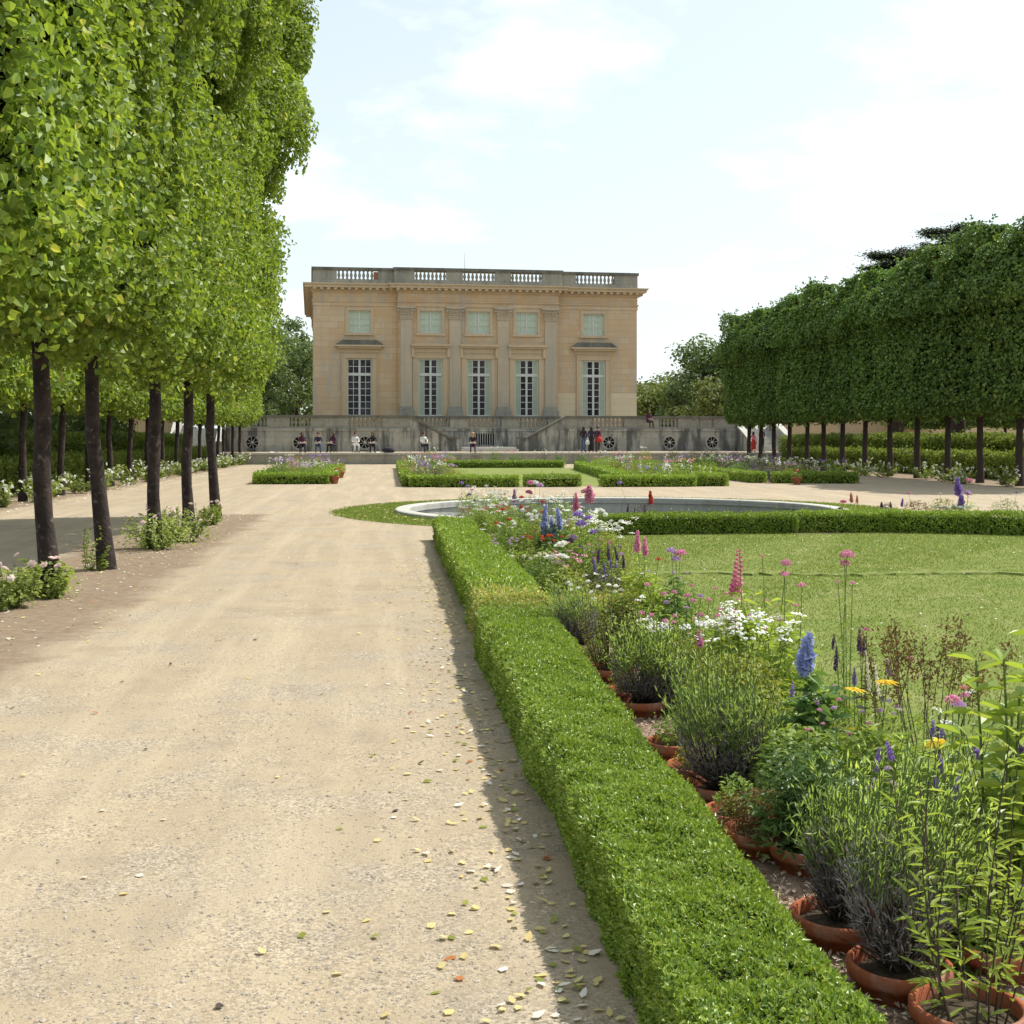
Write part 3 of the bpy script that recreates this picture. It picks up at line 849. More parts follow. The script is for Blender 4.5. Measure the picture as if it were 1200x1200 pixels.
def pleached_crown(name, mat, L, lai, hw, hl, zb, zs, zt, over, seed, bulge=True, panel=0.0, dep0=.11):
    """clipped box of foliage zb..zs with a loose, wider, unclipped top up to zt"""
    global rng
    rng = np.random.default_rng(seed)
    mb = MB()
    la = L * L * .55
    faces = [('x', 1, 2 * hl * (zs - zb)), ('x', -1, 2 * hl * (zs - zb)), ('z', -1, 4 * hw * hl), ('y', 1, 2 * hw * (zs - zb)), ('y', -1, 2 * hw * (zs - zb))]
    for ax, sg, area in faces:
        n = int(area / la * lai * (.5 if ax == 'y' else 1.0))
        u = rng.random((n, 3))
        P = np.stack([(u[:, 0] * 2 - 1) * hw, (u[:, 1] * 2 - 1) * hl, zb + u[:, 2] * (zs + (0 if bulge else .55) - zb)], 1)
        dep = np.minimum(rng.exponential(dep0, n), .7)
        k = {'x': 0, 'y': 1, 'z': 2}[ax]
        base = hw if k == 0 else hl if k == 1 else 0
        W = wob(P, 3.0, seed) * (.17 if bulge else .10) + wob(P, 7.5, seed + 1) * dep0 - panel * (np.abs(P[:, 1]) / hl) ** 2.5
        if k == 2: P[:, 2] = zb + dep - W * 1.8 + .1
        else: P[:, k] = sg * (base - dep + W)
        lo = np.clip((zb + .5 - P[:, 2]) / .5, 0, 1)                 # the lower edge is rounded
        P[:, 0] *= 1 - .25 * lo
        nrm = np.zeros((n, 3)); nrm[:, k] = sg
        nrm = nrm * .9 + np.array([0, 0, .6]) + rdir(n) * 1.0
        T = np.array([0, 0, -.55]) + rdir(n) * .95 + nrm * .2
        leaves(mb, P, nrm, T, L * rng.uniform(.5, 1.2, n), L * .88 * rng.uniform(.7, 1.1, n), 0, True, .2, .18)
    # loose upper growth: uneven clumps
    r = np.random.default_rng(seed + 5)
    lobes = []
    nl = 24 if bulge else 26
    for i in range(nl):
        q = r.random()
        z = zs + .35 + (zt - zs - .9) * q
        wx = over * (.42 + .58 * min(1, (z - zs) / 2.0)) if bulge else over * (1.0 if q < .6 else .8)
        lobes.append((math.copysign(abs(r.uniform(-1, 1)) ** .6, r.random() - .38) * wx * .60 if bulge else r.uniform(-1, 1) * wx * .62, r.uniform(-1, 1) * hl * .9, z, r.uniform(.66, .92) if bulge else r.uniform(.42, .68)))
    for sx in (-1, 1):
        for i in range(3): lobes.append((sx * over * (.30 if bulge else .6), (i - 1) * hl * .7, zs + (.55 if bulge else .3) + r.uniform(-.1, .45), r.uniform(.6, .8)))
    for cx, cy, cz, R in lobes:
        n = int(4 * PI * R * R / la * lai * .55)
        d = rdir(n); d[:, 2] = np.where(d[:, 2] < -.6, -d[:, 2], d[:, 2])
        rad = R * (1 - np.minimum(rng.exponential(.16, n), .75))
        P = np.array([cx, cy, cz]) + d * rad[:, None] * np.array([1, 1.1, 1.05])
        P += d * (wob(P, 5, seed + 3) * .14)[:, None]
        nrm = d * .8 + np.array([0, 0, .5]) + rdir(n) * .75
        T = np.array([0, 0, -.5]) + rdir(n) * .8 + d * .5
        leaves(mb, P, nrm, T, L * rng.uniform(.5, 1.2, n), L * .88 * rng.uniform(.7, 1.1, n), 0, True, .2, .18)
    # thin shoots sticking out
    for i in range(34 if L < .1 else 120):
        cx, cy, cz, R = lobes[r.integers(len(lobes))]
        d = unit(r.normal(size=(1, 3)) + np.array([[0, 0, .9]]))[0]
        if d[2] < -.1: continue
        a = np.array([cx, cy, cz]) + d * R * .8
        m = 9
        t = r.uniform(.1, 1, m)[:, None]
        P = a + d * t * .55 + r.normal(size=(m, 3)) * .03
        leaves(mb, P, rdir(m) + [0, 0, .5], d + rdir(m) * .8, L * .85, L * .68, 0, True, .2, .18)
    # inner cards, their near-black colour standing in for shade inside the crown
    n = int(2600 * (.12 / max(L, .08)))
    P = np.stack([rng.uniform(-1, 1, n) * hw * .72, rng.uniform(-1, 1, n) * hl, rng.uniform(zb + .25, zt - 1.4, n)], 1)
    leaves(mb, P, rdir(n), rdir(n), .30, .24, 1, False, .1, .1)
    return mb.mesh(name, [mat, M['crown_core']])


def lime_trunk(seed, h, r0, mat):
    r = np.random.default_rng(seed)
    mb = MB()
    k = 9
    z = np.linspace(-.06, h + .6, k)
    ox = np.cumsum(r.normal(0, .018, k)); oy = np.cumsum(r.normal(0, .018, k))
    rad = r0 * np.linspace(1.0, .72, k); rad[0] *= 1.3; rad[1] *= 1.06
    mb.tube(np.stack([ox - ox[0], oy - oy[0], z], 1), rad, 10, 0, True, jitter=.16)
    top = np.array([ox[-1] - ox[0], oy[-1] - oy[0], h + .3])
    for i in range(9):
        a = i * 2.4 + r.uniform(0, .6)
        zz = r.uniform(-.1, 3.4)
        s = top + np.array([0, 0, min(zz, .2)])
        e = np.array([top[0] + math.cos(a) * r.uniform(.4, .8), top[1] + math.sin(a) * r.uniform(.6, 1.2), h + .5 + zz + r.uniform(.3, 1.2)])
        mb.tube([s, (s + e) / 2 + r.normal(0, .06, 3), e], [r0 * .4, r0 * .28, r0 * .12], 6)
    mb.tube([top, top + [0.05, .04, 2.2], top + [-.05, 0, 5.2]], [r0 * .72, r0 * .5, r0 * .15], 7)
    return mb.mesh('trunk', mat)


lime_crowns = [pleached_crown('crown', M['lime'], .094, 2.9, 1.06, 1.62, 2.82, 6.3, 11.6, 2.3, 100 + s, dep0=.15) for s in range(3)]
trunks = [lime_trunk(200 + s, 2.9, .103, M['bark']) for s in range(3)]
V5 = [10.6, 13.75, 16.5, 19.6, 23.0, 26.6]
X5 = []
for v in V5: X5.append(-3.50 - .02 * random.uniform(-1, 1))
leans = [(0, 0), (-.03, .0), (-.075, .02), (.0, .01), (.01, 0), (-.04, 0)]
base_tree = None
for i, v in enumerate(V5):
    t = empty('lime_tree', (X5[i], v, 0))
    tag(t, ['clipped lime standing closest to the camera, its trunk outside the frame', 'thin dark lime trunk standing behind the lowest pink rose bush by the gravel',
            'leaning dark lime trunk with the small single rose sprig at its foot', 'dark lime trunk rising from the widest pink rose bush in the front row',
            'straight slim lime between the widest rose bush and the end tree of its row', 'end tree of the tall sunlit lime row, leaning over the path'][i],
        'tree', 'clipped limes of the sunlit front row')
    link('crown', lime_crowns[i % 3], t).rotation_euler = (0, 0, PI if i in (2, 3) else 0)
    tr = link('trunk', trunks[i % 3], t)
    lx, ly = leans[i]
    tr.rotation_euler = (-ly, lx, 0)

far_l = [pleached_crown('crown', M['lime'], .155, 2.5, 1.10, 1.75, 2.75, 6.5, 10.6, 1.8, 120 + s) for s in range(2)]
far_r = [pleached_crown('crown', M['lime_shaded'], .145, 3.0, 1.25, 1.42, 2.55, 6.25, 9.1, 1.95, 130 + s, False, .16, .10) for s in range(3)]
V2 = [30.8 + 3.45 * i for i in range(16)]
for i, v in enumerate(V2):
    t = empty('lime_tree', (-9.4 + random.uniform(-.08, .08), v, 0))
    tag(t, '%s slender clipped lime in the back row above the white roses on the left' % nth(i, 16), 'tree', 'clipped limes of the left back row')
    link('crown', far_l[i % 2], t).rotation_euler = (0, 0, PI * (i % 3 == 0))
    tr = link('trunk', trunks[(i + 1) % 3], t); tr.rotation_euler = (random.uniform(-.02, .02), random.uniform(-.03, .03), 0)
XR = [1232, 1195, 1148, 1111, 1075, 1042.5, 1014, 987.6, 965, 946, 925.5, 906.6, 891.6, 878]
trunks_r = [lime_trunk(220 + s, 2.7, .135, M['bark_warm']) for s in range(3)]
for i, x in enumerate(XR):
    u, v, d = at_row(x, 21.5)
    t = empty('lime_tree', (u, v, 0))
    tag(t, '%s slim trunk under the long dark clipped lime wall on the right' % nth(i, 14), 'tree', 'clipped limes of the shaded right wall')
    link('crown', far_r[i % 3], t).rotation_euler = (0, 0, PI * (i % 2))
    link('trunk', trunks_r[i % 3], t)
for i, (x, u) in enumerate([(1226, 37), (1178, 37), (1110, 38), (1060, 39), (1010, 40)]):
    u, v, d = at_row(x, u)
    t = empty('lime_tree', (u, v, 0))
    tag(t, '%s dark tree of the second row behind the tiered hedges on the right' % nth(i, 5), 'tree', 'trees behind the right hedges')
    link('crown', far_r[i % 3], t).scale = (1.3, 1.5, .92)
    link('trunk', trunks_r[i % 3], t).scale = (.8, .8, .92)


def loose_tree(name, label, u, v, h, R, mat, seed, trunk_h=.3, leafL=.34, nl=16, group=None, squash=1.0, lai=1.1, bark='bark_warm', cat='tree'):
    """free grown tree: forking trunk, a crown of many leafy clumps with gaps"""
    global rng
    rng = np.random.default_rng(seed); r = np.random.default_rng(seed + 1)
    t = tag(empty(name, (u, v, 0)), label, cat, group)
    cr, tr = MB(), MB()
    zb = h * trunk_h
    tr.tube([(0, 0, -.1), (r.normal(0, .1), r.normal(0, .1), zb), (r.normal(0, .3), r.normal(0, .3), h * .75)], [h * .022, h * .017, h * .004], 8)
    for i in range(nl):
        q = (i + r.random()) / nl
        z = zb + (h - zb) * (.08 + .9 * q)
        env = R * math.sqrt(max(.08, 1 - (2 * (q * .92 + .02) - .8) ** 2 / 1.5))
        a = i * 2.39996 + r.uniform(-.5, .5)
        rr = env * r.uniform(.35, .9)
        c = np.array([math.cos(a) * rr, math.sin(a) * rr, z])
        lr = R * r.uniform(.24, .42)
        tr.tube([(0, 0, max(.2, z - rr * .8)), c * [.5, .5, 1] - [0, 0, rr * .25], c], [h * .008, h * .005, h * .002], 5)
        n = int(4 * PI * lr * lr / (leafL * leafL * .5) * lai)
        d = rdir(n)
        P = c + d * (lr * (1 - np.minimum(rng.exponential(.28, n), .95)))[:, None] * np.array([1.15, 1.15, .8 * squash])
        P += d * (wob(P, 3.2 / max(lr, .4), seed + i) * lr * .22)[:, None]
        leaves(cr, P, d + np.array([0, 0, .6]) + rdir(n) * .8, rdir(n) + np.array([0, 0, -.3]), leafL * rng.uniform(.6, 1.2, n), leafL * .65, 0, False, .15, .15)
    cr.build('crown', mat, t); tr.build('trunk', M[bark], t)
    return t


# woods behind the house and the rows
bgt = [  # photo x, depth, top y, radius m, material
    (326, 128, 392, 4.0, 'wood_leaf'), (352, 124, 404, 3.6, 'wood_leaf'), (338, 135, 372, 3.4, 'wood_leaf'), (372, 140, 400, 4, 'wood_leaf'),
    (302, 132, 388, 4.6, 'wood_leaf'), (772, 134, 452, 4.6, 'olive_leaf'), (796, 138, 446, 4.4, 'wood_leaf'), (752, 140, 455, 4.2, 'wood_leaf'),
    (824, 128, 404, 4.2, 'wood_leaf'), (846, 132, 416, 4.0, 'olive_leaf'), (868, 128, 408, 4.4, 'wood_leaf'), (838, 116, 448, 3.2, 'olive_leaf'), (906, 136, 412, 5, 'wood_leaf')]
names = ['tall feathery dark tree left of the mansion by its corner', 'dense green tree hard against the left flank of the mansion', 'tallest open-crowned tree peeping beside the left wall of the mansion',
         'green tree tucked behind the left flank of the mansion', 'broad dark tree half hidden by the end of the left lime row', 'low yellowish tree right of the mansion behind the seated figure',
         'rounded green tree low in the gap right of the mansion', 'low green tree touching the right corner of the mansion', 'tallest tree in the gap, its loose crown leaning left with sky holes',
         'thin olive tree beside the tallest tree in the right gap', 'dark tree half behind the end of the right lime wall', 'low olive bushy tree above the right end of the terrace', 'dark tree hidden behind the right lime wall near its end']
for i, ((x, d, y, R, mt), lab) in enumerate(zip(bgt, names)):
    lat = (x - 600) / 1500 * d
    loose_tree('woodland_tree', lab, lat * CT + d * ST, d * CT - lat * ST, hgt(y, d), R, M[mt], 300 + i, .12, .46, 20, 'trees of the wood behind the mansion', lai=.9)
lw = [(-15.5, 34), (-15.0, 43), (-16.5, 52), (-15.8, 62), (-16.5, 72), (-19, 84), (-21, 38), (-24, 56), (-22, 100), (-15, 108), (-12, 118)]
for i, (u, v) in enumerate(lw):
    loose_tree('woodland_tree', '%s dark shade tree of the wood behind the left hedges' % nth(i, len(lw)), u, v, 10.5 + 2 * random.random(), 3.4, M['wood_leaf'], 330 + i, .10, .36, 16, 'shade trees behind the left hedges', lai=1.1)
rw = [(43, 60), (43.5, 70), (44, 80), (43, 50), (46, 100), (40, 112)]
for i, (u, v) in enumerate(rw):
    loose_tree('woodland_tree', '%s dark tree of the wood behind the right stone wall and hedges' % nth(i, len(rw)), u, v, 6.5, 3.0, M['wood_leaf'], 350 + i, .08, .36, 14, 'shade trees behind the right wall', lai=1.1)


def cedar(label, u, v, h, seed, R):
    global rng
    rng = np.random.default_rng(seed); r = np.random.default_rng(seed)
    t = tag(empty('cedar_tree', (u, v, 0)), label, 'tree', 'cedars behind the right lime wall')
    cr, tr = MB(), MB()
    tr.tube([(0, 0, -.1), (.1, 0, h * .5), (0, .1, h * .97)], [.5, .36, .07], 9)
    for k in range(11):
        z = h * (.45 + .055 * k) - .3
        rr = R * (1.0 if k < 8 else 1.15 - .12 * (k - 6))
        for j in range(5):
            a = j * 1.2566 + k * .7 + r.uniform(-.3, .3)
            ll = rr * r.uniform(.6, 1.0)
            e = np.array([math.cos(a) * ll, math.sin(a) * ll, z + .15 * ll])
            tr.tube([(0, 0, z - .3), e * [.5, .5, 1], e], [.12, .07, .02], 5)
            n = 900
            s = r.random(n) ** .7
            P = np.stack([np.cos(a) * ll * s, np.sin(a) * ll * s, z + .15 * ll * s], 1) + rng.normal(size=(n, 3)) * np.array([.42, .42, .09])
            leaves(cr, P, np.array([0, 0, 1.0]) + rdir(n) * .5, np.array([math.cos(a), math.sin(a), .1]) + rdir(n) * .8, .26, .10, 0, False, .1, .1)
    cr.build('crown', M['cedar'], t); tr.build('trunk', M['bark_warm'], t)


for lab, x, d, y, R in (('dark flat-topped cedar showing the smaller tip above the right lime wall', 1050, 84, 297, 3.0),
                        ('larger dark cedar with layered branches rising above the right lime wall', 1122, 80, 270, 3.4)):
    lat = (x - 600) / 1500 * d
    cedar(lab, lat * CT + d * ST, d * CT - lat * ST, hgt(y, d), 380 + int(x), R)

# ================================================================== HEDGES
def hedge(label, path, w, h, L, lai, mat, seed, old=None, cat='hedge', group=None, rough=.02, core=None, name='box_hedge', rnd=.05):
    """clipped hedge along a polyline: solid dark core, leaves all over, gently uneven"""
    global rng
    rng = np.random.default_rng(seed)
    pts = np.array(path, float)
    o3 = np.array([pts[0][0], pts[0][1], 0.0])
    mb = MB()
    la = L * L * .33
    w0, w1 = w if isinstance(w, tuple) else (w, w)
    for (a, b) in zip(pts[:-1], pts[1:]):
        d = b - a; ln = np.linalg.norm(d); d /= ln
        s = np.array([d[1], -d[0]])              # right hand side
        ins = max(.02, L * 1.1) + rough * 1.9; w = (w0 + w1) / 2
        hwf = lambda tt: (w0 + (w1 - w0) * tt / ln) / 2
        c0, c1 = a + d * ins, b - d * ins
        V = []
        for z in (0.0, h - ins):
            for q, sg, hw in ((c0, -1, w0 / 2), (c0, 1, w0 / 2), (c1, 1, w1 / 2), (c1, -1, w1 / 2)):
                V.append((*(q + s * sg * (hw - ins) - o3[:2]), z))
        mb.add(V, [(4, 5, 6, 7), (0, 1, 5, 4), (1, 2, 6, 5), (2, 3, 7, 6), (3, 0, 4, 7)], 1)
        for face, area in (('top', ln * w), ('r', ln * h), ('l', ln * h), ('e0', w * h), ('e1', w * h)):
            n = int(area / la * lai)
            t = rng.random(n) * ln; q = (rng.random(n) * 2 - 1); z = rng.random(n) * h
            dep = np.minimum(rng.exponential(L * .6, n), L * 2.8); hw = hwf(t)
            if face == 'top': z = h - dep; q = q * hw; nr = np.array([0, 0, 1.0])
            elif face in 'rl':
                sg = 1 if face == 'r' else -1
                q = sg * (hw - dep); nr = np.array([s[0] * sg, s[1] * sg, 0])
            else:
                sg = -1 if face == 'e0' else 1
                t = dep if sg < 0 else ln - dep; q = q * hw; nr = np.array([d[0] * sg, d[1] * sg, 0])
            xy = a + d * t[:, None] + s * q[:, None]
            P = np.stack([xy[:, 0], xy[:, 1], z], 1)
            wv = wob(P, 2.6, seed + 4) * rough * .7 + wob(P, 5.5, seed) * rough + wob(P, 16, seed + 1) * rough * .6 + wob(P, 45, seed + 2) * rough * .35
            P = P + nr * wv[:, None]
            ed_ = np.clip((np.abs(q) / hw - .72) / .28, 0, 1)
            P[:, 2] -= ed_ ** 2 * (P[:, 2] / h) * min(rnd, h * .16) * (.6 + .8 * rng.random(n))
            stray = rng.random(n) < .012
            P = P + (nr * L * .9 + np.array([0, 0, L * .5]))[None] * stray[:, None] * rng.random((n, 1)) * 1.6
            # rounded shoulders
            nn = nr * .45 + np.array([0, 0, .3]) + rdir(n) * 1.0
            T = nr * .7 + np.array([0, 0, .75]) + rdir(n) * .7
            m = np.zeros(n, int)
            if old is not None:
                dd = np.hypot(xy[:, 0] - old[0], (xy[:, 1] - old[1]) / 1.1)
                m = np.where((dd + rng.normal(0, .2, n) < old[2]) & (rng.random(n) < .6), 2, 0)
            leaves(mb, P - o3, nn, T, L * rng.uniform(.7, 1.25, n), L * .5 * rng.uniform(.8, 1.2, n), m, False, .18, .1)
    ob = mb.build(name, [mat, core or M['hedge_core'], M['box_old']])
    ob.location = (o3[0], o3[1], 0)
    return tag(ob, label, cat, group)


hedge('long bright green low box hedge running along the gravel path in the foreground', [(.915, 1.6), (.93, 6.2)], (.45, .49), .335, .019, 3.6, M['box'], 401, rough=.026)
hd = hedge('middle stretch of the path box hedge ending at the dry yellow patch', [(.93, 6.17), (.985, 10.55)], (.50, .57), .33, .024, 3.0, M['box'], 402, (1.0, 10.6, .42), rough=.022)
hedge('short cross box hedge with dry yellow leaves dividing the flower bed', [(1.3, 10.42), (2.25, 10.5)], .50, .32, .026, 2.4, M['box'], 403, (1.2, 10.5, .95), rough=.022)
hedge('far stretch of the path box hedge beside the white and pink flowers', [(1.04, 10.5), (1.04, 20.7)], .60, .345, .034, 2.3, M['box'], 404, (1.05, 10.6, .62), rough=.026)
hedge('low box hedge crossing the lawn end, short left piece before the pool', [(3.4, 21.6), (7.0, 21.62)], .46, .34, .042, 2.3, M['box'], 405, rough=.018)
hedge('low box hedge beyond the lawn curving forward at its right end', [(7.12, 21.75), (8.7, 21.65), (10.2, 21.1), (11.6, 20.3), (13.2, 20.2)], .46, .36, .042, 2.3, M['box'], 406, rough=.02)


def hedges(group, items, L=.075, h=.38, w=.5):
    for lab, p in items:
        hedge(lab, p, w, h, L, 2.2, M['box'], 410 + len(lab), group=group, rough=.02)


hedges('box edging of the far left flower strip', [
    ('front box hedge of the isolated flower strip at the left', [(-4.75, 46.2), (-2.1, 46.2)]),
    ('right side box hedge of the isolated flower strip, behind the two pots', [(-2.3, 46.5), (-2.3, 61)]),
    ('outer left box hedge of the isolated flower strip', [(-4.55, 46.5), (-4.55, 61)]),
    ('back box hedge of the isolated flower strip at the left', [(-4.3, 60.8), (-2.6, 60.8)])])
hedges('box edging of the far lawn', [
    ('left corner box hedge of the far lawn with a pot in front', [(.7, 43.0), (1.8, 43.0)]),
    ('front box hedge of the far lawn left of the middle', [(1.85, 42.75), (4.35, 42.75)]),
    ('short lighter box hedge before the far lawn, left of the opening', [(4.55, 42.8), (6.45, 42.8)]),
    ('front box hedge of the far lawn right of the opening', [(7.1, 42.6), (10.35, 42.6)]),
    ('right corner block of box hedge of the far lawn', [(10.4, 42.9), (11.5, 42.9)]),
    ('left side box hedge of the far lawn', [(.75, 43.3), (.75, 70)]),
    ('back box hedge of the far lawn before the house', [(1.1, 70), (9.6, 69.8)]),
    ('slanting inner box hedge between far lawn and right flowers', [(8.5, 45.2), (9.9, 66)]),
    ('right side box hedge of the far lawn', [(11.45, 43.3), (11.45, 70)])])
hedges('box edging of the far right flower strip', [
    ('front box hedge of the flower strip by the right lime wall', [(13.9, 45.4), (16.9, 44.9)]),
    ('left side box hedge of the flower strip by the right lime wall', [(13.5, 45.6), (13.2, 68)]),
    ('back box hedge of the flower strip by the right lime wall', [(13.4, 68.2), (16.8, 68.2)])])
for lab, p, w, h in (('long waist-high shaded hedge behind the white roses on the left', [(-11.6, 20), (-11.6, 84)], .9, .95),
                     ('taller shaded hedge at the back of the left tree rows', [(-13.4, 20), (-13.4, 84)], 1.1, 1.75),
                     ('long low hedge with light top behind the right trunks', [(24.4, 36), (24.4, 76)], 1.0, 1.0),
                     ('taller light-topped hedge behind the low one on the right', [(27.0, 36), (27.0, 84)], 1.5, 1.72)):
    hedge(lab, p, w, h, .15, 2.3, M['hornbeam'], 440 + int(w * 10), rough=.08, rnd=.24, name='hornbeam_hedge', core=M['crown_core'])
# ================================================================== FLOWERS AND PLANTS
ICO_V = None


def stems(mb, A, B, r0, r1, bend, mat=0, k=4):
    """n thin bent stems A -> B; returns sample function"""
    n = len(A)
    A = np.asarray(A, float); B = np.asarray(B, float)
    C = (A + B) / 2 + bend
    ts = np.linspace(0, 1, k)
    V = np.zeros((n, k, 3, 3))
    for i, t in enumerate(ts):
        P = (1 - t) ** 2 * A + 2 * t * (1 - t) * C + t * t * B
        r = r0 + (r1 - r0) * t
        for j in range(3):
            an = j * 2.0944
            V[:, i, j] = P + np.array([math.cos(an), math.sin(an), 0]) * r
    o = (np.arange(n) * k * 3)[:, None, None, None]
    F = []
    for i in range(k - 1):
        for j in range(3):
            F.append([i * 3 + j, i * 3 + (j + 1) % 3, (i + 1) * 3 + (j + 1) % 3, (i + 1) * 3 + j])
    F = (np.arange(n)[:, None, None] * k * 3 + np.array(F)[None]).reshape(-1, 4)
    mb.add(V.reshape(-1, 3), F, mat)

    def at(idx, t):
        t = np.asarray(t)[:, None]
        return (1 - t) ** 2 * A[idx] + 2 * t * (1 - t) * C[idx] + t * t * B[idx], unit(2 * (1 - t) * (C[idx] - A[idx]) + 2 * t * (B[idx] - C[idx]))
    return at


def disc(n, r):
    a = rng.random(n) * 2 * PI; q = np.sqrt(rng.random(n)) * r
    return np.stack([np.cos(a) * q, np.sin(a) * q, np.zeros(n)], 1)


def dome(mb, n, rx, h, L, W, mat=0, z0=.02, up=.4, shell=.45, six=False, c=(0, 0)):
    d = rdir(n); d[:, 2] = np.abs(d[:, 2])
    q = 1 - np.minimum(rng.exponential(.22, n), .95) * shell * 2
    P = np.stack([d[:, 0] * rx * q + c[0], d[:, 1] * rx * q + c[1], z0 + d[:, 2] * h * q], 1)
    P += d * (wob(P, 3.5 / rx, int(n) % 97) * .14 * rx)[:, None]
    leaves(mb, P, d * .5 + rdir(n) * .7 + [0, 0, .6], d * .6 + rdir(n) * .7 + [0, 0, up], L * rng.uniform(.6, 1.25, n), W * rng.uniform(.7, 1.2, n), mat, six, .2, .15)


def shoots(mb, n, h, r0, r1, rad, leafn=0, leafL=.04, leafW=.006, smat=0, lmat=1, t0=.15, bend=.04, hv=.3, spread=.6, six=False, lift=.5):
    A = disc(n, r0)
    B = A / max(r0, .001) * r1 + rng.normal(size=(n, 3)) * r1 * .25
    B[:, 2] = h * (1 - hv * rng.random(n))
    at = stems(mb, A, B, rad, rad * .5, rng.normal(size=(n, 3)) * bend, smat)
    if leafn:
        idx = np.repeat(np.arange(n), leafn)
        t = rng.uniform(t0, 1.0, n * leafn)
        P, T = at(idx, t)
        out = rdir(len(P)); out[:, 2] *= .3
        tip = unit(T * lift + out * spread)
        leaves(mb, P, np.cross(tip, np.cross(T, tip)) + rdir(len(P)) * .3 + [0, 0, .4], tip, leafL * rng.uniform(.6, 1.2, len(P)) * (1.1 - .4 * t), leafW, lmat, six, .15, .2)
    return B


def blossom(kind, size, seed):
    """one flower head around its own origin (the tip of its stalk)"""
    global rng
    rng = np.random.default_rng(seed)
    mb = MB()
    s = size
    if kind == 'spike':              # s = (length, radius)
        L, R = s
        n = int(26 + 60 * L / .2)
        t = np.sort(rng.random(n)); a = np.arange(n) * 2.4
        r = R * np.where(t < .25, .75 + t, 1.0 - .62 * (t - .25) / .75) * rng.uniform(.8, 1.2, n)
        d = np.stack([np.cos(a), np.sin(a), np.full(n, .15)], 1)
        P = np.stack([np.cos(a) * r * .35, np.sin(a) * r * .35, (t - 1) * L], 1)
        for k in range(3):
            leaves(mb, P, d * .8 + rdir(n) * .7, d * .6 + rdir(n) * .8, r * .85, r * .7, 0, True, .2, .1)
    elif kind == 'bells':            # foxglove: bells hanging down one side and around
        L, R = s
        n = int(10 + 22 * L / .25)
        for i in range(n):
            t = i / n
            a = i * 2.1
            r = R * (.95 - .62 * t) * rng.uniform(.85, 1.15)
            d = np.array([math.cos(a), math.sin(a), -.75 + .8 * t]); d /= np.linalg.norm(d)
            p = np.array([0, 0, (t - 1) * L]); b = unit(np.cross(d, [0, 0, 1.0])[None])[0]; c = np.cross(d, b)
            V = []
            for q, rr in ((0, .10), (.45, .30), (.85, .36), (1.0, .48)):
                for k in range(6): V.append(p + d * q * r * 1.15 + (b * math.cos(k * PI / 3) + c * math.sin(k * PI / 3)) * rr * r)
            mb.add(V, [(j * 6 + k, j * 6 + (k + 1) % 6, j * 6 + 6 + (k + 1) % 6, j * 6 + 6 + k) for j in range(3) for k in range(6)], 0, True)
    elif kind == 'cluster':          # rounded head of many florets
        n = max(40, int(130 * (s / .05) ** .5))
        d = rdir(n); d[:, 2] = np.abs(d[:, 2]) * 1.0 - .25
        P = d * s * rng.uniform(.55, 1.0, (n, 1)) * np.array([1, 1, .8])
        for k in range(2): leaves(mb, P, d + rdir(n) * .5, rdir(n), s * .30, s * .26, 0, True, .15, .1)
    elif kind == 'flat':             # flat spray of white buttons
        n = 15
        P = disc(n, s); P[:, 2] = rng.normal(0, s * .12, n)
        for p in P:
            r = s * rng.uniform(.16, .24)
            a = np.linspace(0, 2 * PI, 8, endpoint=False) + rng.random()
            t = rng.normal(0, .2, 2)
            ring = [p + np.array([r * math.cos(q), r * math.sin(q), r * (math.cos(q) * t[0] + math.sin(q) * t[1])]) for q in a]
            mb.add([p + [0, 0, r * .45]] + ring, [(0, i + 1, (i + 1) % 8 + 1) for i in range(8)], 0, True)
            mb.add([p - [0, 0, r * .3]] + ring, [(0, (i + 1) % 8 + 1, i + 1) for i in range(8)], 0, True)
    elif kind == 'daisy':
        for ringi, (n, q) in enumerate(((17, 1.0), (13, .72))):
            a = np.arange(n) * 2 * PI / n + rng.normal(0, .06, n)
            d = np.stack([np.cos(a), np.sin(a), np.full(n, .10 + .2 * ringi)], 1)
            leaves(mb, d * s * .15, np.tile([0, 0, 1.0], (n, 1)) + rdir(n) * .15, d, s * q, s * .30, 0, True, .12, .12)
        mb.lathe([(s * .30, .0), (s * .26, s * .12), (s * .12, s * .18), (0.001, s * .19)], seg=10, mat=0)
    elif kind == 'rose':
        for n, tilt, q in ((7, .25, 1.0), (6, .8, .8), (5, 1.6, .6)):
            a = np.arange(n) * 2 * PI / n + rng.random() * 6
            d = np.stack([np.cos(a), np.sin(a), np.full(n, tilt)], 1)
            nn = np.stack([-np.cos(a) * tilt, -np.sin(a) * tilt, np.ones(n)], 1)
            leaves(mb, d * s * .1, nn, d, s * q, s * .95 * q, 0, True, .28, -.15)
    elif kind == 'bell':
        a = np.linspace(0, 2 * PI, 9, endpoint=False)
        V = []
        for q, rr in ((0, .15), (.3, .55), (.75, .6), (1.0, .85)):
            for k in a: V.append((rr * s * math.cos(k), rr * s * math.sin(k), -q * s * 1.5))
        mb.add(V, [(j * 9 + k, j * 9 + (k + 1) % 9, j * 9 + 9 + (k + 1) % 9, j * 9 + 9 + k) for j in range(3) for k in range(9)], 0, True)
    return mb


HEAD_NAME = dict(spike='flower_spike', bells='bell_flower_spike', cluster='flower_cluster', flat='flower_spray', daisy='daisy_head', rose='blossom', bell='bell_flower')
_heads = {}


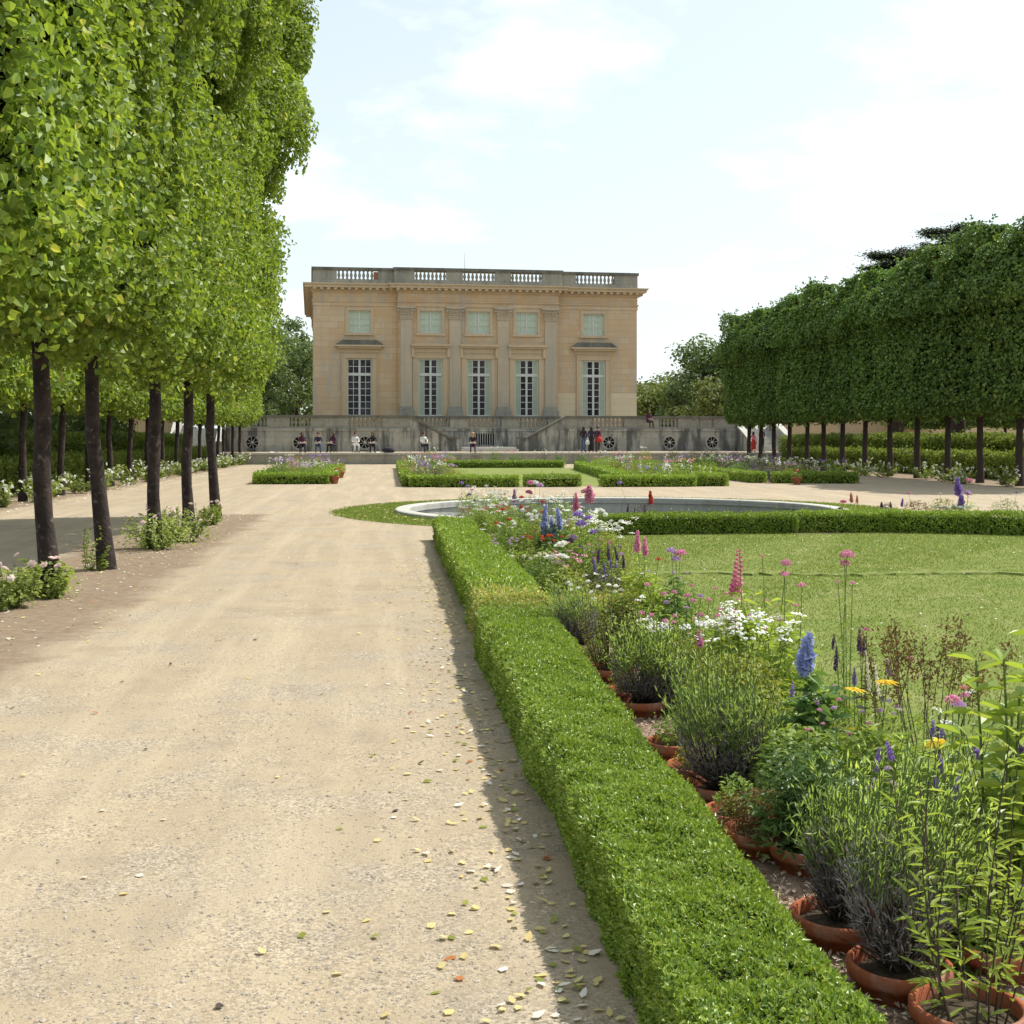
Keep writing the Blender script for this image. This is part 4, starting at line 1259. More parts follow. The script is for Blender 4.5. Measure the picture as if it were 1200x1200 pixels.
def head(root, kind, size, col, p, tilt=.2, name=None):
    key = (kind, size, col, random.randrange(3))
    if key not in _heads:
        _heads[key] = blossom(kind, size, len(_heads) + 900).mesh(HEAD_NAME[kind], M['f_' + col])
    o = link(name or HEAD_NAME[kind], _heads[key], root, p)
    o.rotation_euler = (random.gauss(0, tilt), random.gauss(0, tilt), random.random() * 6.28)
    return o


def pot_parts(root, r=.155, z=.10):
    mb = MB()
    mb.lathe([(r * .80, -.02), (r * .90, z - .05), (r * 1.02, z - .048), (r * 1.06, z - .035), (r * 1.06, z - .006), (r * 1.0, z), (r * .93, z - .004), (r * .90, z - .05)], seg=36, close=False)
    p = mb.build('pot', M['terracotta'], root)
    mb = MB(); mb.lathe([(r * .905, z - .045), (r * .5, z - .03), (.001, z - .025)], seg=24, close=False); mb.build('soil', M['soil'], p)


def plant(name, label, u, v, seed, cat='plant', group=None, pot=None):
    global rng
    rng = np.random.default_rng(seed); random.seed(seed)
    t = tag(empty(name, (u, v, 0)), label, cat, group)
    if pot: pot_parts(t, pot)
    return t


def fol(root, mb, mats, name='foliage'):
    return mb.build(name, mats, root)


def lavender(label, u, v, seed, h=.6, r=.20, pot=.15, n=150, group='lavender bushes in the path-side bed'):
    t = plant('lavender_bush', label, u, v, seed, 'lavender', group, pot)
    z = .07 if pot else 0
    mb = MB()
    A = disc(90, .03); A[:, 2] = z
    d = rdir(90); d[:, 2] = np.abs(d[:, 2]) * .8 + .25; d = unit(d)
    stems(mb, A, A + d * np.array([r * 1.15, r * 1.15, h * .62]) * rng.uniform(.6, 1, (90, 1)), .006, .002, rng.normal(size=(90, 3)) * .03, 1)
    m = 1900
    dd = rdir(m); dd[:, 2] = np.abs(dd[:, 2])
    q = 1 - np.minimum(rng.exponential(.22, m), .8)
    zz = dd[:, 2] * q
    fl_ = .42 + .75 * np.minimum(zz * 1.5, 1)
    P = np.stack([dd[:, 0] * r * q * fl_, dd[:, 1] * r * q * fl_, z + .04 + zz * h * .58], 1)
    leaves(mb, P, rdir(m), dd * .7 + [0, 0, .8] + rdir(m) * .3, .042, .006, 0, False, .1, .05)
    fol(t, mb, [M['lavgrey'], M['twig']], 'grey_twigs')
    mb = MB()
    A = disc(n, r * .8); A[:, 2] = z + h * .46 * (1 - .35 * (np.hypot(A[:, 0], A[:, 1]) / r) ** 2)
    B = A * np.array([1.35, 1.35, 1]) + rng.normal(size=(n, 3)) * .03; B[:, 2] = z + h * (.62 + .5 * rng.random(n) ** 1.4) * (1 - .15 * (np.hypot(A[:, 0], A[:, 1]) / r)); B[:, :2] += rng.normal(0, .045, 2)
    at = stems(mb, A, B, .0026, .0015, rng.normal(size=(n, 3)) * .02, 0)
    idx = np.repeat(np.arange(n), 10); tt = rng.random(n * 10)
    P, T = at(idx, tt)
    leaves(mb, P, rdir(len(P)), T * .9 + rdir(len(P)) * .35, .03, .0048, 1, False, .1, .05)
    top, T = at(np.arange(n), np.full(n, .97))
    leaves(mb, top, rdir(n), T + rdir(n) * .1, .035, .007, 1, False, .1, 0)
    fol(t, mb, [M['stem'], M['sprout']], 'green_shoots')
    return t


def lance(label, u, v, seed, h=.8, n=20, pot=.16, r1=.26, mat='bright', L=.085, W=.014, leafn=26, cat='plant', group=None):
    t = plant('leafy_stem_plant', label, u, v, seed, cat, group, pot)
    mb = MB()
    B = shoots(mb, n, h, .09, r1, .0034, leafn, L, W, 0, 1, .18, .05, .35, .9, True, .75)
    fol(t, mb, [M['twig'], M[mat]])
    return t, B


def tops(t, B, k, kind, size, col, up=0.0, tilt=.2):
    for i in np.argsort(-B[:, 2])[:k]:
        head(t, kind, size, col, (B[i][0], B[i][1], B[i][2] + up), tilt)


# ---------------------------------------------------- the near bed, front row of pots (photo x, row)
ROW1, ROW2, ROW3 = 1.50, 1.86, 2.24
NB = 'flowering plants of the near path-side bed'


def near(x, row):
    return at_row(x, row)


# big lance-leaved stems in the nearest pot, bottom right
u, v, d = near(1135, 1.585)
lance('tall thin willowy stems in the terracotta pot at the bottom edge', u, v, 501, .74, 16, .15, .21, 'bright', .075, .0125, 18)
u, v, d = near(1178, 1.90)
lance('willowy stem plant in the second pot from the bottom corner', u, v, 502, .80, 14, .155, .24, 'bright', .08, .013, 18)
u, v, d = near(1054, 1.51)
lavender('largest grey lavender, thin dark stem, in the clear terracotta pot', u, v, 503, .66, .20, .145, 170)
u, v, d = near(985, 1.475)
lavender('grey lavender leaning on the largest one, its wide pot half buried', u, v, 504, .50, .13, .155, 110)
# broad bright leaves at the right edge
u, v, d = near(1168, 2.10)
t = plant('broadleaf_plant', 'tall plant with broad bright green leaves at the right edge', u, v, 505, 'plant', NB)
mb = MB()
n = 8
A = disc(n, .08); B = A * 2.0; B[:, 2] = (.98, .93, .84, .90, .78, .88, .70, .62)
at = stems(mb, A, B, .007, .004, rng.normal(size=(n, 3)) * .03, 0)
idx = np.repeat(np.arange(n), 18); tt = np.tile(np.linspace(.22, 1.0, 18), n)
P, T = at(idx, tt)
a = np.tile(np.arange(18) * 2.4, n) + idx * 1.1
out = np.stack([np.cos(a), np.sin(a), np.full(len(a), .55)], 1)
leaves(mb, P, np.array([0, 0, 1.0]) - out * .3 + rdir(len(P)) * .2, out, .17 * (1.12 - .5 * tt), .05, 1, True, .25, .28)
fol(t, mb, [M['stem'], M['bright']])
# feathery dark green plant
u, v, d = near(948, 1.60)
t = plant('feathery_herb', 'feathery deep green herb in the thin-rimmed pot before the lavender', u, v, 506, 'plant', NB, .14)
mb = MB(); shoots(mb, 46, .50, .05, .20, .003, 34, .055, .016, 0, 1, .15, .04, .45, .9, False, .5); dome(mb, 900, .19, .42, .045, .014, 1, .08)
fol(t, mb, [M['stem'], M['herb_dk']])
# dry low tuft
u, v, d = near(893, 1.48)
t = plant('dry_tuft', 'small brownish half dry tuft in a pot beside the hedge', u, v, 507, 'plant', NB, .145)
mb = MB(); dome(mb, 900, .14, .15, .03, .008, 0, .11, .5); shoots(mb, 60, .2, .08, .16, .0015, 6, .025, .005, 0, 0, .2); fol(t, mb, [M['brownseed'], M['herb']])
u, v, d = near(845, 1.49)
lavender('wide grey lavender with fine green shoots left of the blue delphinium', u, v, 508, .60, .23, .15, 230)
u, v, d = near(880, 1.62)
lavender('smaller grey lavender close behind the wide one left of the delphinium', u, v, 509, .50, .17, None, 130)
u, v, d = near(752, 1.50)
lavender('middle lavender between the brownish shrub and the white daisy sprays', u, v, 510, .52, .22, .15, 200)
u, v, d = near(782, 1.66)
lavender('lavender tucked behind the middle one under the small pink flowers', u, v, 511, .48, .19, None, 150)
u, v, d = near(676, 1.42)
lavender('farthest grey lavender standing by the cross hedge', u, v, 512, .50, .19, .14, 160)
u, v, d = near(716, 1.50)
t = plant('brown_shrub', 'bushy brownish green shrub between the two farther lavenders', u, v, 513, 'shrub', NB, .15)
mb = MB(); shoots(mb, 110, .60, .06, .24, .003, 22, .02, .008, 0, 1, .25, .04, .45, .9); fol(t, mb, [M['twig'], M['herb_yl']])
# more pots showing their rims along the hedge
for i, (x, lab) in enumerate([(866, 'low sprouting herb in the upright terracotta pot after the dry tuft'), (816, 'bare pot with a few sprouts beside the lavender foot'),
                              (790, 'small yellow-green herb in a pot at the foot of the white sprays'), (733, 'young sprouts in a pot by the brown shrub'), (700, 'pale sprouts in the pot nearest the cross hedge')]):
    u, v, d = near(x, 1.46)
    t = plant('potted_herb', lab, u, v, 520 + i, 'plant', NB, .14)
    mb = MB(); dome(mb, 260, .10, .13, .03, .014, 0, .10, .5); shoots(mb, 16, .24, .04, .1, .002, 8, .03, .009, 0, 0, .2); fol(t, mb, [M[('herb', 'herb_yl')[i % 2]]])

# white spray plant (feverfew)
u, v, d = near(862, 1.86)
t = plant('feverfew', 'bushy plant full of flat white flower sprays', u, v, 530, 'flower', NB)
mb = MB(); dome(mb, 2600, .33, .50, .038, .022, 1, .02, .4, .5); B = shoots(mb, 60, .72, .10, .34, .0025, 8, .035, .014, 0, 1, .3, .05, .4)
fol(t, mb, [M['stem'], M['herb_yl']])
tops(t, B, 34, 'flat', .045, 'white', .01, .25)
u, v, d = near(800, 1.80)
t = plant('feverfew', 'smaller white-sprayed plant between lavender and bigger white bush', u, v, 531, 'flower', NB)
mb = MB(); dome(mb, 1200, .22, .36, .038, .022, 1, .02, .4, .5); B = shoots(mb, 30, .52, .08, .24, .0025, 8, .035, .014, 0, 1, .3, .05, .4)
fol(t, mb, [M['stem'], M['herb_yl']])
tops(t, B, 14, 'flat', .04, 'white', .01, .25)
for _x in (0,):
    tops(t, B[::-1], 4, 'cluster', .022, 'pink', .05, .25)


def tall(name, label, xs, row, seed, heads, leafmat='herb', basen=700, rx=.16, bh=.4, L=.07, W=.024, pot=None, leafn=10, cat='flower', group=NB, six=True, srad=.0035):
    """plant whose flower heads are set from the photo: heads = [(x, y_top, kind, size, colour)]"""
    u, v, d = at_row(xs, row)
    t = plant(name, label, u, v, seed, cat, group, pot)
    mb = MB()
    if basen: dome(mb, basen, rx, bh, L, W, 1, .01, .5, .5, six)
    A, B, hs = [], [], []
    for x, y, kind, size, col in heads:
        lat = (x - 600) / 1500 * d
        dd = d + random.uniform(-.06, .06)
        p = np.array([lat * CT + dd * ST - u, dd * CT - lat * ST - v, hgt(y, dd)])
        A.append((p[0] * .3, p[1] * .3, 0)); B.append(p); hs.append((kind, size, col))
    A = np.array(A, float); B = np.array(B)
    at = stems(mb, A, B - np.array([0, 0, .01]), srad, srad * .6, rng.normal(size=(len(A), 3)) * .025, 0)
    if leafn:
        idx = np.repeat(np.arange(len(A)), leafn); tt = rng.uniform(.1, .8, len(idx))
        P, T = at(idx, tt)
        o = rdir(len(P)); o[:, 2] = np.abs(o[:, 2]) * .5
        leaves(mb, P, T + rdir(len(P)) * .4, o + T * .4, L * rng.uniform(.6, 1.1, len(P)), W, 1, six, .2, .3)
    fol(t, mb, [M['stem'], M[leafmat]])
    for p, (kind, size, col) in zip(B, hs): head(t, kind, size, col, tuple(p), .12)
    return t


tall('foxglove', 'tall pink foxglove spire with a drooping second spike, behind the white sprays', 872, 2.15, 540,
     [(867, 642, 'bells', (.26, .042), 'deep'), (862, 712, 'bells', (.10, .035), 'deep')], 'bright', 900, .26, .62, .10, .024, None, 26)
tall('delphinium', 'single pale blue delphinium spike beside the yellow daisies', 952, 1.95, 541,
     [(948, 742, 'spike', (.18, .05), 'blue'), (966, 818, 'cluster', .02, 'purple')], 'herb_dk', 500, .16, .5, .09, .04, None, 14)
tall('valerian', 'pink valerian with two round heads left of the tall lone one', 922, 2.25, 542,
     [(921, 660, 'cluster', .035, 'pink'), (918, 673, 'cluster', .028, 'pink'), (938, 686, 'cluster', .026, 'pink'), (893, 652, 'cluster', .012, 'deep')], 'bright', 500, .2, .6, .09, .02, None, 20)
tall('valerian', 'lone tall pink valerian head in front of the open lawn', 992, 2.42, 543,
     [(995, 650, 'cluster', .04, 'pink'), (993, 660, 'cluster', .03, 'pink'), (985, 682, 'cluster', .014, 'pink'), (996, 683, 'cluster', .016, 'pink')], 'herb', 160, .14, .3, .06, .016, None, 8)
tall('yellow_daisy', 'two bright yellow daisies side by side', 1018, 1.98, 544,
     [(1004, 808, 'daisy', .043, 'yellow'), (1037, 799, 'daisy', .045, 'yellow')], 'herb', 900, .24, .46, .075, .022, None, 16)
tall('yellow_daisy', 'half hidden yellow daisy below the pink flowers at the right', 1098, 1.98, 545,
     [(1092, 871, 'daisy', .036, 'yellow'), (1108, 868, 'daisy', .02, 'yellow')], 'herb', 700, .2, .44, .075, .022, None, 16)
tall('pink_campion', 'clump with pink flowers and a purple sage spike at the right edge', 1118, 2.12, 546,
     [(1110, 820, 'cluster', .03, 'pink'), (1122, 826, 'cluster', .028, 'lilac'), (1136, 815, 'cluster', .02, 'pink'), (1103, 838, 'spike', (.14, .012), 'dark'), (1128, 806, 'cluster', .018, 'salmon')], 'herb', 900, .2, .46, .06, .016, None, 12)
tall('purple_sage', 'dark purple sage spikes with small crimson flowers before the lawn', 1008, 2.25, 547,
     [(1004, 735, 'spike', (.12, .016), 'dark'), (1014, 745, 'spike', (.10, .014), 'dark'), (1000, 782, 'spike', (.09, .014), 'purple'), (1039, 772, 'spike', (.08, .016), 'purple'),
      (980, 757, 'spike', (.12, .014), 'dark'), (1016, 738, 'cluster', .018, 'deep'), (1067, 772, 'cluster', .018, 'deep'), (976, 742, 'spike', (.08, .010), 'dark')], 'herb', 600, .26, .4, .05, .014, None, 10)
tall('phlox', 'phlox with lilac-pink heads between the snapdragon and the foxglove', 795, 2.1, 548,
     [(788, 646, 'cluster', .042, 'lilac'), (798, 648, 'cluster', .045, 'pink'), (792, 655, 'cluster', .035, 'lilac')], 'herb_dk', 500, .18, .6, .07, .02, None, 18)
tall('snapdragon', 'tall rose-pink snapdragon in front of the lawn hedge', 752, 2.05, 549,
     [(748, 622, 'spike', (.17, .034), 'pink'), (755, 630, 'spike', (.15, .03), 'pink'), (771, 655, 'cluster', .022, 'red')], 'bright', 700, .22, .62, .08, .018, None, 22)
tall('sweet_william', 'low spreading sweet william with a band of small pink heads', 800, 1.95, 550,
     [(779, 696, 'cluster', .024, 'pink'), (790, 694, 'cluster', .022, 'pink'), (806, 698, 'cluster', .026, 'pink'), (820, 699, 'cluster', .024, 'lilac'), (832, 703, 'cluster', .02, 'pink'),
      (781, 706, 'cluster', .022, 'lilac'), (812, 704, 'cluster', .024, 'pink'), (757, 685, 'cluster', .022, 'pink'), (804, 712, 'cluster', .018, 'lilac')], 'herb', 1300, .28, .46, .05, .014, None, 12)
tall('pink_campion', 'thin pink spike poking through the white sprays', 822, 1.84, 551,
     [(819, 738, 'spike', (.10, .024), 'pink'), (788, 754, 'cluster', .014, 'pink'), (778, 782, 'cluster', .013, 'pink')], 'herb', 200, .12, .3, .05, .014, None, 8)
tall('pink_geranium', 'low leafy geranium dotted with tiny pink flowers under the delphinium', 945, 1.80, 552,
     [(943, 855, 'cluster', .013, 'pink'), (957, 832, 'cluster', .013, 'pink'), (994, 860, 'cluster', .014, 'pink'), (1020, 848, 'cluster', .016, 'pink'), (1012, 834, 'cluster', .014, 'lilac'),
      (966, 848, 'cluster', .011, 'pink'), (981, 820, 'cluster', .013, 'pink'), (1053, 832, 'cluster', .013, 'cream')], 'herb', 2600, .27, .42, .034, .022, None, 14)
tall('grey_mullein', 'silvery upright stem with pale buds behind the yellow daisies', 1022, 2.1, 553,
     [(1014, 762, 'spike', (.18, .012), 'cream'), (1024, 772, 'spike', (.16, .010), 'cream')], 'lavgrey', 160, .12, .3, .08, .02, None, 8)
# brown seed heads
u, v, d = near(1085, 2.42)
t = plant('seedhead_plant', 'dry brown arching seed heads standing against the lawn', u, v, 554, 'plant', NB)
mb = MB(); B = shoots(mb, 22, .84, .07, .34, .003, 0, bend=.06, hv=.28)
for b in B:
    m = 60; tt = rng.uniform(.0, .26, m)[:, None]
    P = b - np.array([b[0] * .5, b[1] * .5, .7]) * tt + rng.normal(size=(m, 3)) * .016
    leaves(mb, P, rdir(m), rdir(m) + [0, 0, .6], .026, .011, 1, False)
dome(mb, 500, .22, .4, .05, .014, 2, .01, .6)
fol(t, mb, [M['twig'], M['brownseed'], M['herb']])
# green masses that fill between the named ones
fill = [(905, 2.25, 'herb', .30, .62), (1050, 1.85, 'herb', .22, .36), (1010, 1.78, 'herb_dk', .20, .36), (1098, 1.86, 'herb', .24, .55), (840, 2.2, 'bright', .30, .62), (1150, 2.32, 'herb_dk', .30, .60),
        (780, 2.25, 'herb', .28, .55), (735, 2.2, 'herb_yl', .26, .55), (700, 2.1, 'herb', .26, .6), (715, 1.85, 'herb_yl', .24, .5), (990, 2.1, 'herb_yl', .24, .45), (920, 1.95, 'herb', .22, .42),
        (830, 2.02, 'herb_yl', .24, .48), (764, 1.92, 'herb', .22, .45), (1130, 1.80, 'herb', .16, .26), (1185, 2.25, 'bright', .26, .62)]
fl = ['behind the delphinium', 'under the right-hand yellow daisies', 'before the two yellow daisies, darkest', 'left of the half hidden daisy', 'around the foxglove foot', 'dark, at the right edge',
      'under the phlox', 'at the snapdragon foot', 'behind the farthest lavender', 'yellowish, beside the brown shrub', 'below the sage spikes', 'behind the geranium', 'yellowish, under the white sprays',
      'left of the sweet william', 'between willowy stems and lavender', 'bright, under the broad leaves']
for i, ((x, row, mt, rx, h), lab) in enumerate(zip(fill, fl)):
    u, v, d = near(x, row)
    t = plant('herb_clump', 'green leafy clump ' + lab, u, v, 560 + i, 'plant', 'leafy clumps of the near bed')
    mb = MB(); dome(mb, 900, rx * .8, h * .6, .06, .02, 1, .01, .7, .5, True); B = shoots(mb, 34, h, .08, rx, .0026, 16, .06, .014, 0, 1, .15, .05, .5, .8, True)
    fol(t, mb, [M['stem'], M[mt]])
    tops(t, B, (7, 3, 6, 6, 8, 5)[i % 6], ('cluster', 'flat', 'cluster', 'spike')[i % 4], (.018, .028, .016, (.08, .014))[i % 4], ('pink', 'white', 'lilac', 'purple')[i % 4], .02)

# ---------------------------------------------------- the bed beyond the cross hedge
FB = 'flowering plants beyond the cross hedge'
tall('delphinium', 'group of three tall blue delphinium spikes among white flowers', 648, 1.95, 600,
     [(640, 592, 'spike', (.34, .055), 'blue'), (653, 595, 'spike', (.26, .045), 'blue'), (646, 606, 'spike', (.24, .045), 'blue')], 'herb_dk', 700, .25, .6, .09, .03, None, 14, group=FB)
tall('bellflower', 'purple bellflower heads just right of the blue delphiniums', 684, 2.0, 601,
     [(677, 603, 'cluster', .055, 'purple'), (690, 607, 'cluster', .045, 'purple'), (681, 614, 'cluster', .06, 'purple'), (695, 624, 'cluster', .045, 'purple'), (672, 630, 'cluster', .05, 'lilac'), (668, 634, 'cluster', .05, 'dark')], 'herb', 800, .28, .7, .06, .016, None, 14, group=FB)
tall('white_rose', 'few large white roses low beside the cross hedge', 652, 1.62, 602,
     [(659, 641, 'rose', .08, 'white'), (645, 656, 'rose', .075, 'white'), (659, 655, 'rose', .075, 'white'), (653, 662, 'rose', .07, 'cream')], 'rose_leaf', 700, .24, .4, .05, .03, None, 12, group=FB)
tall('dark_sage', 'dusky dark purple sage beside the farthest lavender', 705, 1.95, 603,
     [(x, y, 'spike', (.16, .018), c) for x, y, c in ((702, 640, 'dark'), (712, 636, 'dark'), (720, 640, 'dark'), (695, 652, 'purple'), (730, 648, 'dark'), (708, 660, 'purple'))], 'lavgrey', 800, .26, .45, .05, .012, None, 12, group=FB)
tall('red_flower_plant', 'scattered scarlet flowers at the hedge side of the far bed', 600, 1.58, 604,
     [(x, y, 'cluster', .036, 'red') for x, y in ((589, 597), (611, 594), (636, 588), (611, 583), (582, 613), (597, 609), (572, 638), (637, 600))], 'herb', 1100, .32, .6, .06, .016, None, 12, group=FB)
tall('pink_phlox', 'pink and white phlox crowning the far end of the hedge bed', 622, 2.15, 605,
     [(622, 566, 'cluster', .065, 'pink'), (633, 569, 'cluster', .06, 'lilac'), (603, 573, 'spike', (.2, .04), 'lilac'), (620, 577, 'cluster', .06, 'deep'), (618, 588, 'cluster', .05, 'white'), (627, 566, 'cluster', .06, 'white')], 'herb', 900, .34, .7, .07, .018, None, 14, group=FB)
tall('pink_foxglove', 'pink foxglove pair rising above white sprays before the pool', 682, 2.4, 606,
     [(674, 577, 'bells', (.2, .05), 'deep'), (690, 569, 'spike', (.2, .07), 'pink'), (686, 576, 'cluster', .06, 'pink')], 'herb', 700, .3, .6, .07, .018, None, 14, group=FB)
tall('violet_bellflower', 'violet bellflower leaning over the path at the hedge end', 549, 1.55, 607,
     [(541, 566, 'cluster', .05, 'purple'), (548, 570, 'cluster', .045, 'purple'), (550, 580, 'cluster', .055, 'purple'), (553, 574, 'cluster', .04, 'lilac'), (556, 587, 'cluster', .045, 'purple')], 'herb', 600, .28, .6, .07, .018, None, 12, group=FB)
whites = [(572, 573, 1.75), (588, 577, 2.1), (600, 586, 1.8), (668, 597, 2.35), (700, 602, 2.45), (715, 612, 2.3), (565, 592, 1.6), (630, 600, 1.9), (655, 578, 2.5), (578, 606, 2.0)]
wl = ['at the far end beside the violet bellflower', 'behind the scarlet flowers', 'among the scarlet flowers', 'under the pink foxglove pair', 'right of the foxglove pair', 'at the lawn edge, low', 'over the path hedge, far end',
      'between scarlet and blue spikes', 'rearmost, before the pool', 'in the middle of the white mass']
for i, ((x, y, row), lab) in enumerate(zip(whites, wl)):
    u, v, d = at_row(x, row)
    t = plant('white_flower_bush', 'white flowered bush ' + lab, u, v, 620 + i, 'flower', FB)
    h = hgt(y, d)
    mb = MB(); dome(mb, 1000, .30, h * .85, .05, .022, 1, .01, .5, .5); B = shoots(mb, 34, h + .05, .10, .32, .003, 8, .05, .018, 0, 1, .3, .05, .45)
    fol(t, mb, [M['stem'], M[('herb', 'herb_yl')[i % 2]]])
    tops(t, B, 24, ('flat', 'cluster')[i % 3 == 1], (.042, .032)[i % 3 == 1], 'white', .01, .25)
fill2 = [(560, 1.55, .4, 'herb'), (585, 1.5, .45, 'herb_dk'), (606, 1.5, .45, 'herb'), (628, 1.52, .42, 'herb_dk'), (640, 1.75, .55, 'herb'), (666, 1.75, .5, 'herb_yl'), (690, 1.6, .45, 'herb'), (712, 2.25, .5, 'herb'), (662, 2.15, .6, 'herb'), (610, 1.95, .6, 'herb_dk'), (590, 1.8, .6, 'herb')]
fl2 = ['below the violet bellflower', 'dark, below the scarlet flowers', 'along the far hedge, middle', 'dark, left of the white roses', 'around the blue spikes', 'yellowish, right of the blue spikes', 'between roses and lavender', 'at the lawn edge', 'below the bellflower heads', 'dark, below the pink phlox', 'in the far middle']
for i, ((x, row, h, mt), lab) in enumerate(zip(fill2, fl2)):
    u, v, d = near(x, row)
    t = plant('herb_clump', 'leafy clump beyond the cross hedge ' + lab, u, v, 640 + i, 'plant', 'leafy clumps beyond the cross hedge')
    mb = MB(); dome(mb, 700, .26, h * .7, .06, .022, 1, .01, .6, .5); B = shoots(mb, 30, h, .1, .3, .003, 14, .06, .016, 0, 1, .15, .05, .5, .8)
    fol(t, mb, [M['stem'], M[mt]])
    tops(t, B, (12, 9, 13)[i % 3], ('cluster', 'flat', 'cluster', 'cluster')[i % 4], (.026, .035, .022, .028)[i % 4], ('pink', 'white', 'lilac', 'cream', 'red')[i % 5], .04)

# ---------------------------------------------------- behind the lawn hedge, by the pool and at the right
PB = 'flowers between lawn hedge and pool'
def pool_row(x, v0=22.7):
    tt = (x - 600) / 1500
    d = v0 / (CT - tt * ST)
    return tt * d * CT + d * ST
for lab, nm, x, hs, mt, rx, bh in (
    ('dark sage with a red spike standing before the pool rim', 'dark_sage', 752, [(744, 596, 'spike', (.2, .03), 'dark'), (736, 590, 'spike', (.2, .025), 'dark'), (762, 575, 'spike', (.24, .05), 'red'), (756, 590, 'spike', (.2, .02), 'dark'), (726, 566, 'cluster', .05, 'purple')], 'lavgrey', .28, .45),
    ('pinkish brown flower stems at the right end of the pool', 'dusky_flower', 992, [(988, 588, 'cluster', .06, 'deep'), (997, 577, 'spike', (.18, .04), 'salmon'), (1004, 580, 'spike', (.15, .03), 'salmon'), (985, 596, 'cluster', .05, 'dark')], 'herb', .25, .4),
    ('grey green lavender mound right of the pool behind the hedge', 'lavender_mound', 1038, [(1033, 588, 'spike', (.1, .03), 'dark'), (1044, 588, 'spike', (.1, .03), 'dark')], 'lavgrey', .3, .42),
    ('brownish clump right of the lavender mound behind the hedge', 'brown_clump', 1073, [(1064, 578, 'cluster', .04, 'pink'), (1058, 584, 'spike', (.15, .03), 'purple')], 'brownseed', .3, .5),
    ('yellow green leafy plant left of the purple delphinium', 'leafy_plant', 1104, [(1103, 578, 'cluster', .03, 'cream')], 'herb_yl', .3, .6),
    ('tall violet delphinium with pink heads at the right', 'violet_delphinium', 1130, [(1121, 560, 'spike', (.30, .075), 'purple'), (1128, 580, 'spike', (.2, .07), 'purple'), (1137, 563, 'cluster', .065, 'pink'), (1135, 578, 'cluster', .07, 'lilac')], 'herb', .3, .5),
    ('low white flowering mound below the violet delphinium', 'white_mound', 1116, [(1100 + 6 * i, 594 + (i % 3), 'cluster', .06, 'white') for i in range(7)], 'herb', .3, .36),
    ('dark green clump with tiny white heads at the right picture edge', 'dark_clump', 1178, [(1172, 581, 'cluster', .03, 'white'), (1180, 584, 'cluster', .03, 'white'), (1190, 577, 'cluster', .03, 'purple')], 'herb_dk', .36, .5)):
    tall(nm, lab, x, pool_row(x, 22.2 if x > 1090 else 22.6), 660 + x, hs, mt, 900, rx, bh, .06, .016, None, 12, group=PB, six=False)

# ---------------------------------------------------- far parterre, counted clumps
def far_clump(label, u, v, seed, h, rx, mt, kind, col, group, n=4):
    t = plant('flower_clump', label, u, v, seed, 'flower', group)
    mb = MB()
    dome(mb, 520, rx, h * .75, .10, .028, 1, .01, .7, .5)
    B = shoots(mb, 30, h, .12, rx * 1.05, .005, 10, .10, .025, 0, 1, .2, .06, .45, .8)
    fol(t, mb, [M['stem'], M[mt]])
    fm = MB()
    for i in np.argsort(-B[:, 2])[:n]:
        b = B[i]
        m = 9
        if kind == 'spike':
            P = b + np.stack([rng.normal(0, .02, m), rng.normal(0, .02, m), -rng.random(m) * .26 + .05], 1)
        else:
            P = b + rng.normal(size=(m, 3)) * np.array([.05, .05, .025])
        leaves(fm, P, rdir(m) + [0, -.4, .5], rdir(m), .05, .045, 0, True)
    fm.build('blossoms', M['f_' + col], t)
    return t


CW = dict(white='white', pink='pink', purple='purple', lilac='lilac', red='red', deep='crimson', cream='cream', blue='blue', salmon='salmon', dark='dark violet', yellow='yellow')
def bed(where, group, cells, seed, cols, hh=(.6, .95)):
    cnt = {}
    r = np.random.default_rng(seed)
    items = []
    for i, (u, v) in enumerate(cells):
        items.append((v, u, cols[i % len(cols)]))
    tot = {}
    for it in items: tot[it[2]] = tot.get(it[2], 0) + 1
    for i, (v, u, c) in enumerate(sorted(items)):
        k = cnt.get(c, 0); cnt[c] = k + 1
        far_clump('%s %s flowering clump in the %s' % (nth(k, tot[c]) if tot[c] > 1 else 'only', CW[c], where), u + r.normal(0, .12), v + r.normal(0, .2), seed + i,
                  r.uniform(*hh), r.uniform(.42, .6), ('herb', 'herb_yl', 'herb_dk', 'lavgrey', 'herb')[r.integers(5)], ('spike', 'round')[i % 2], c, group)


bed('isolated left strip', 'flower clumps of the isolated left strip', [(-4.0 + .65 * (j % 3), 47.2 + 1.5 * i) for i in range(9) for j in range(3)], 700, ['white', 'lilac', 'cream', 'purple', 'pink', 'cream', 'white', 'lilac'])
bed('left border of the far lawn', 'flower clumps left of the far lawn', [(1.25 + .75 * j, 43.8 + 2.3 * i) for i in range(11) for j in range(2)], 740, ['purple', 'white', 'pink', 'lilac', 'white', 'deep', 'purple'])
bed('right border of the far lawn', 'flower clumps right of the far lawn', [(9.15 + .13 * i + .8 * j, 43.6 + 2.2 * i) for i in range(9) for j in range(3 if i < 5 else 2)], 780, ['white', 'pink', 'cream', 'purple', 'white', 'salmon', 'lilac', 'white'])
bed('strip by the right lime wall', 'flower clumps by the right lime wall', [(14.1 + .8 * j, 46.2 + 2.4 * i) for i in range(9) for j in range(4)], 830, ['white', 'lilac', 'cream', 'purple', 'dark', 'white', 'pink'])
bed('border before the courtyard wall', 'flower clumps before the courtyard', [(1.0 + 1.3 * i, 73.5 + (i % 3) * .8) for i in range(17)], 880, ['pink', 'white', 'purple', 'lilac', 'white'], (.8, 1.15))

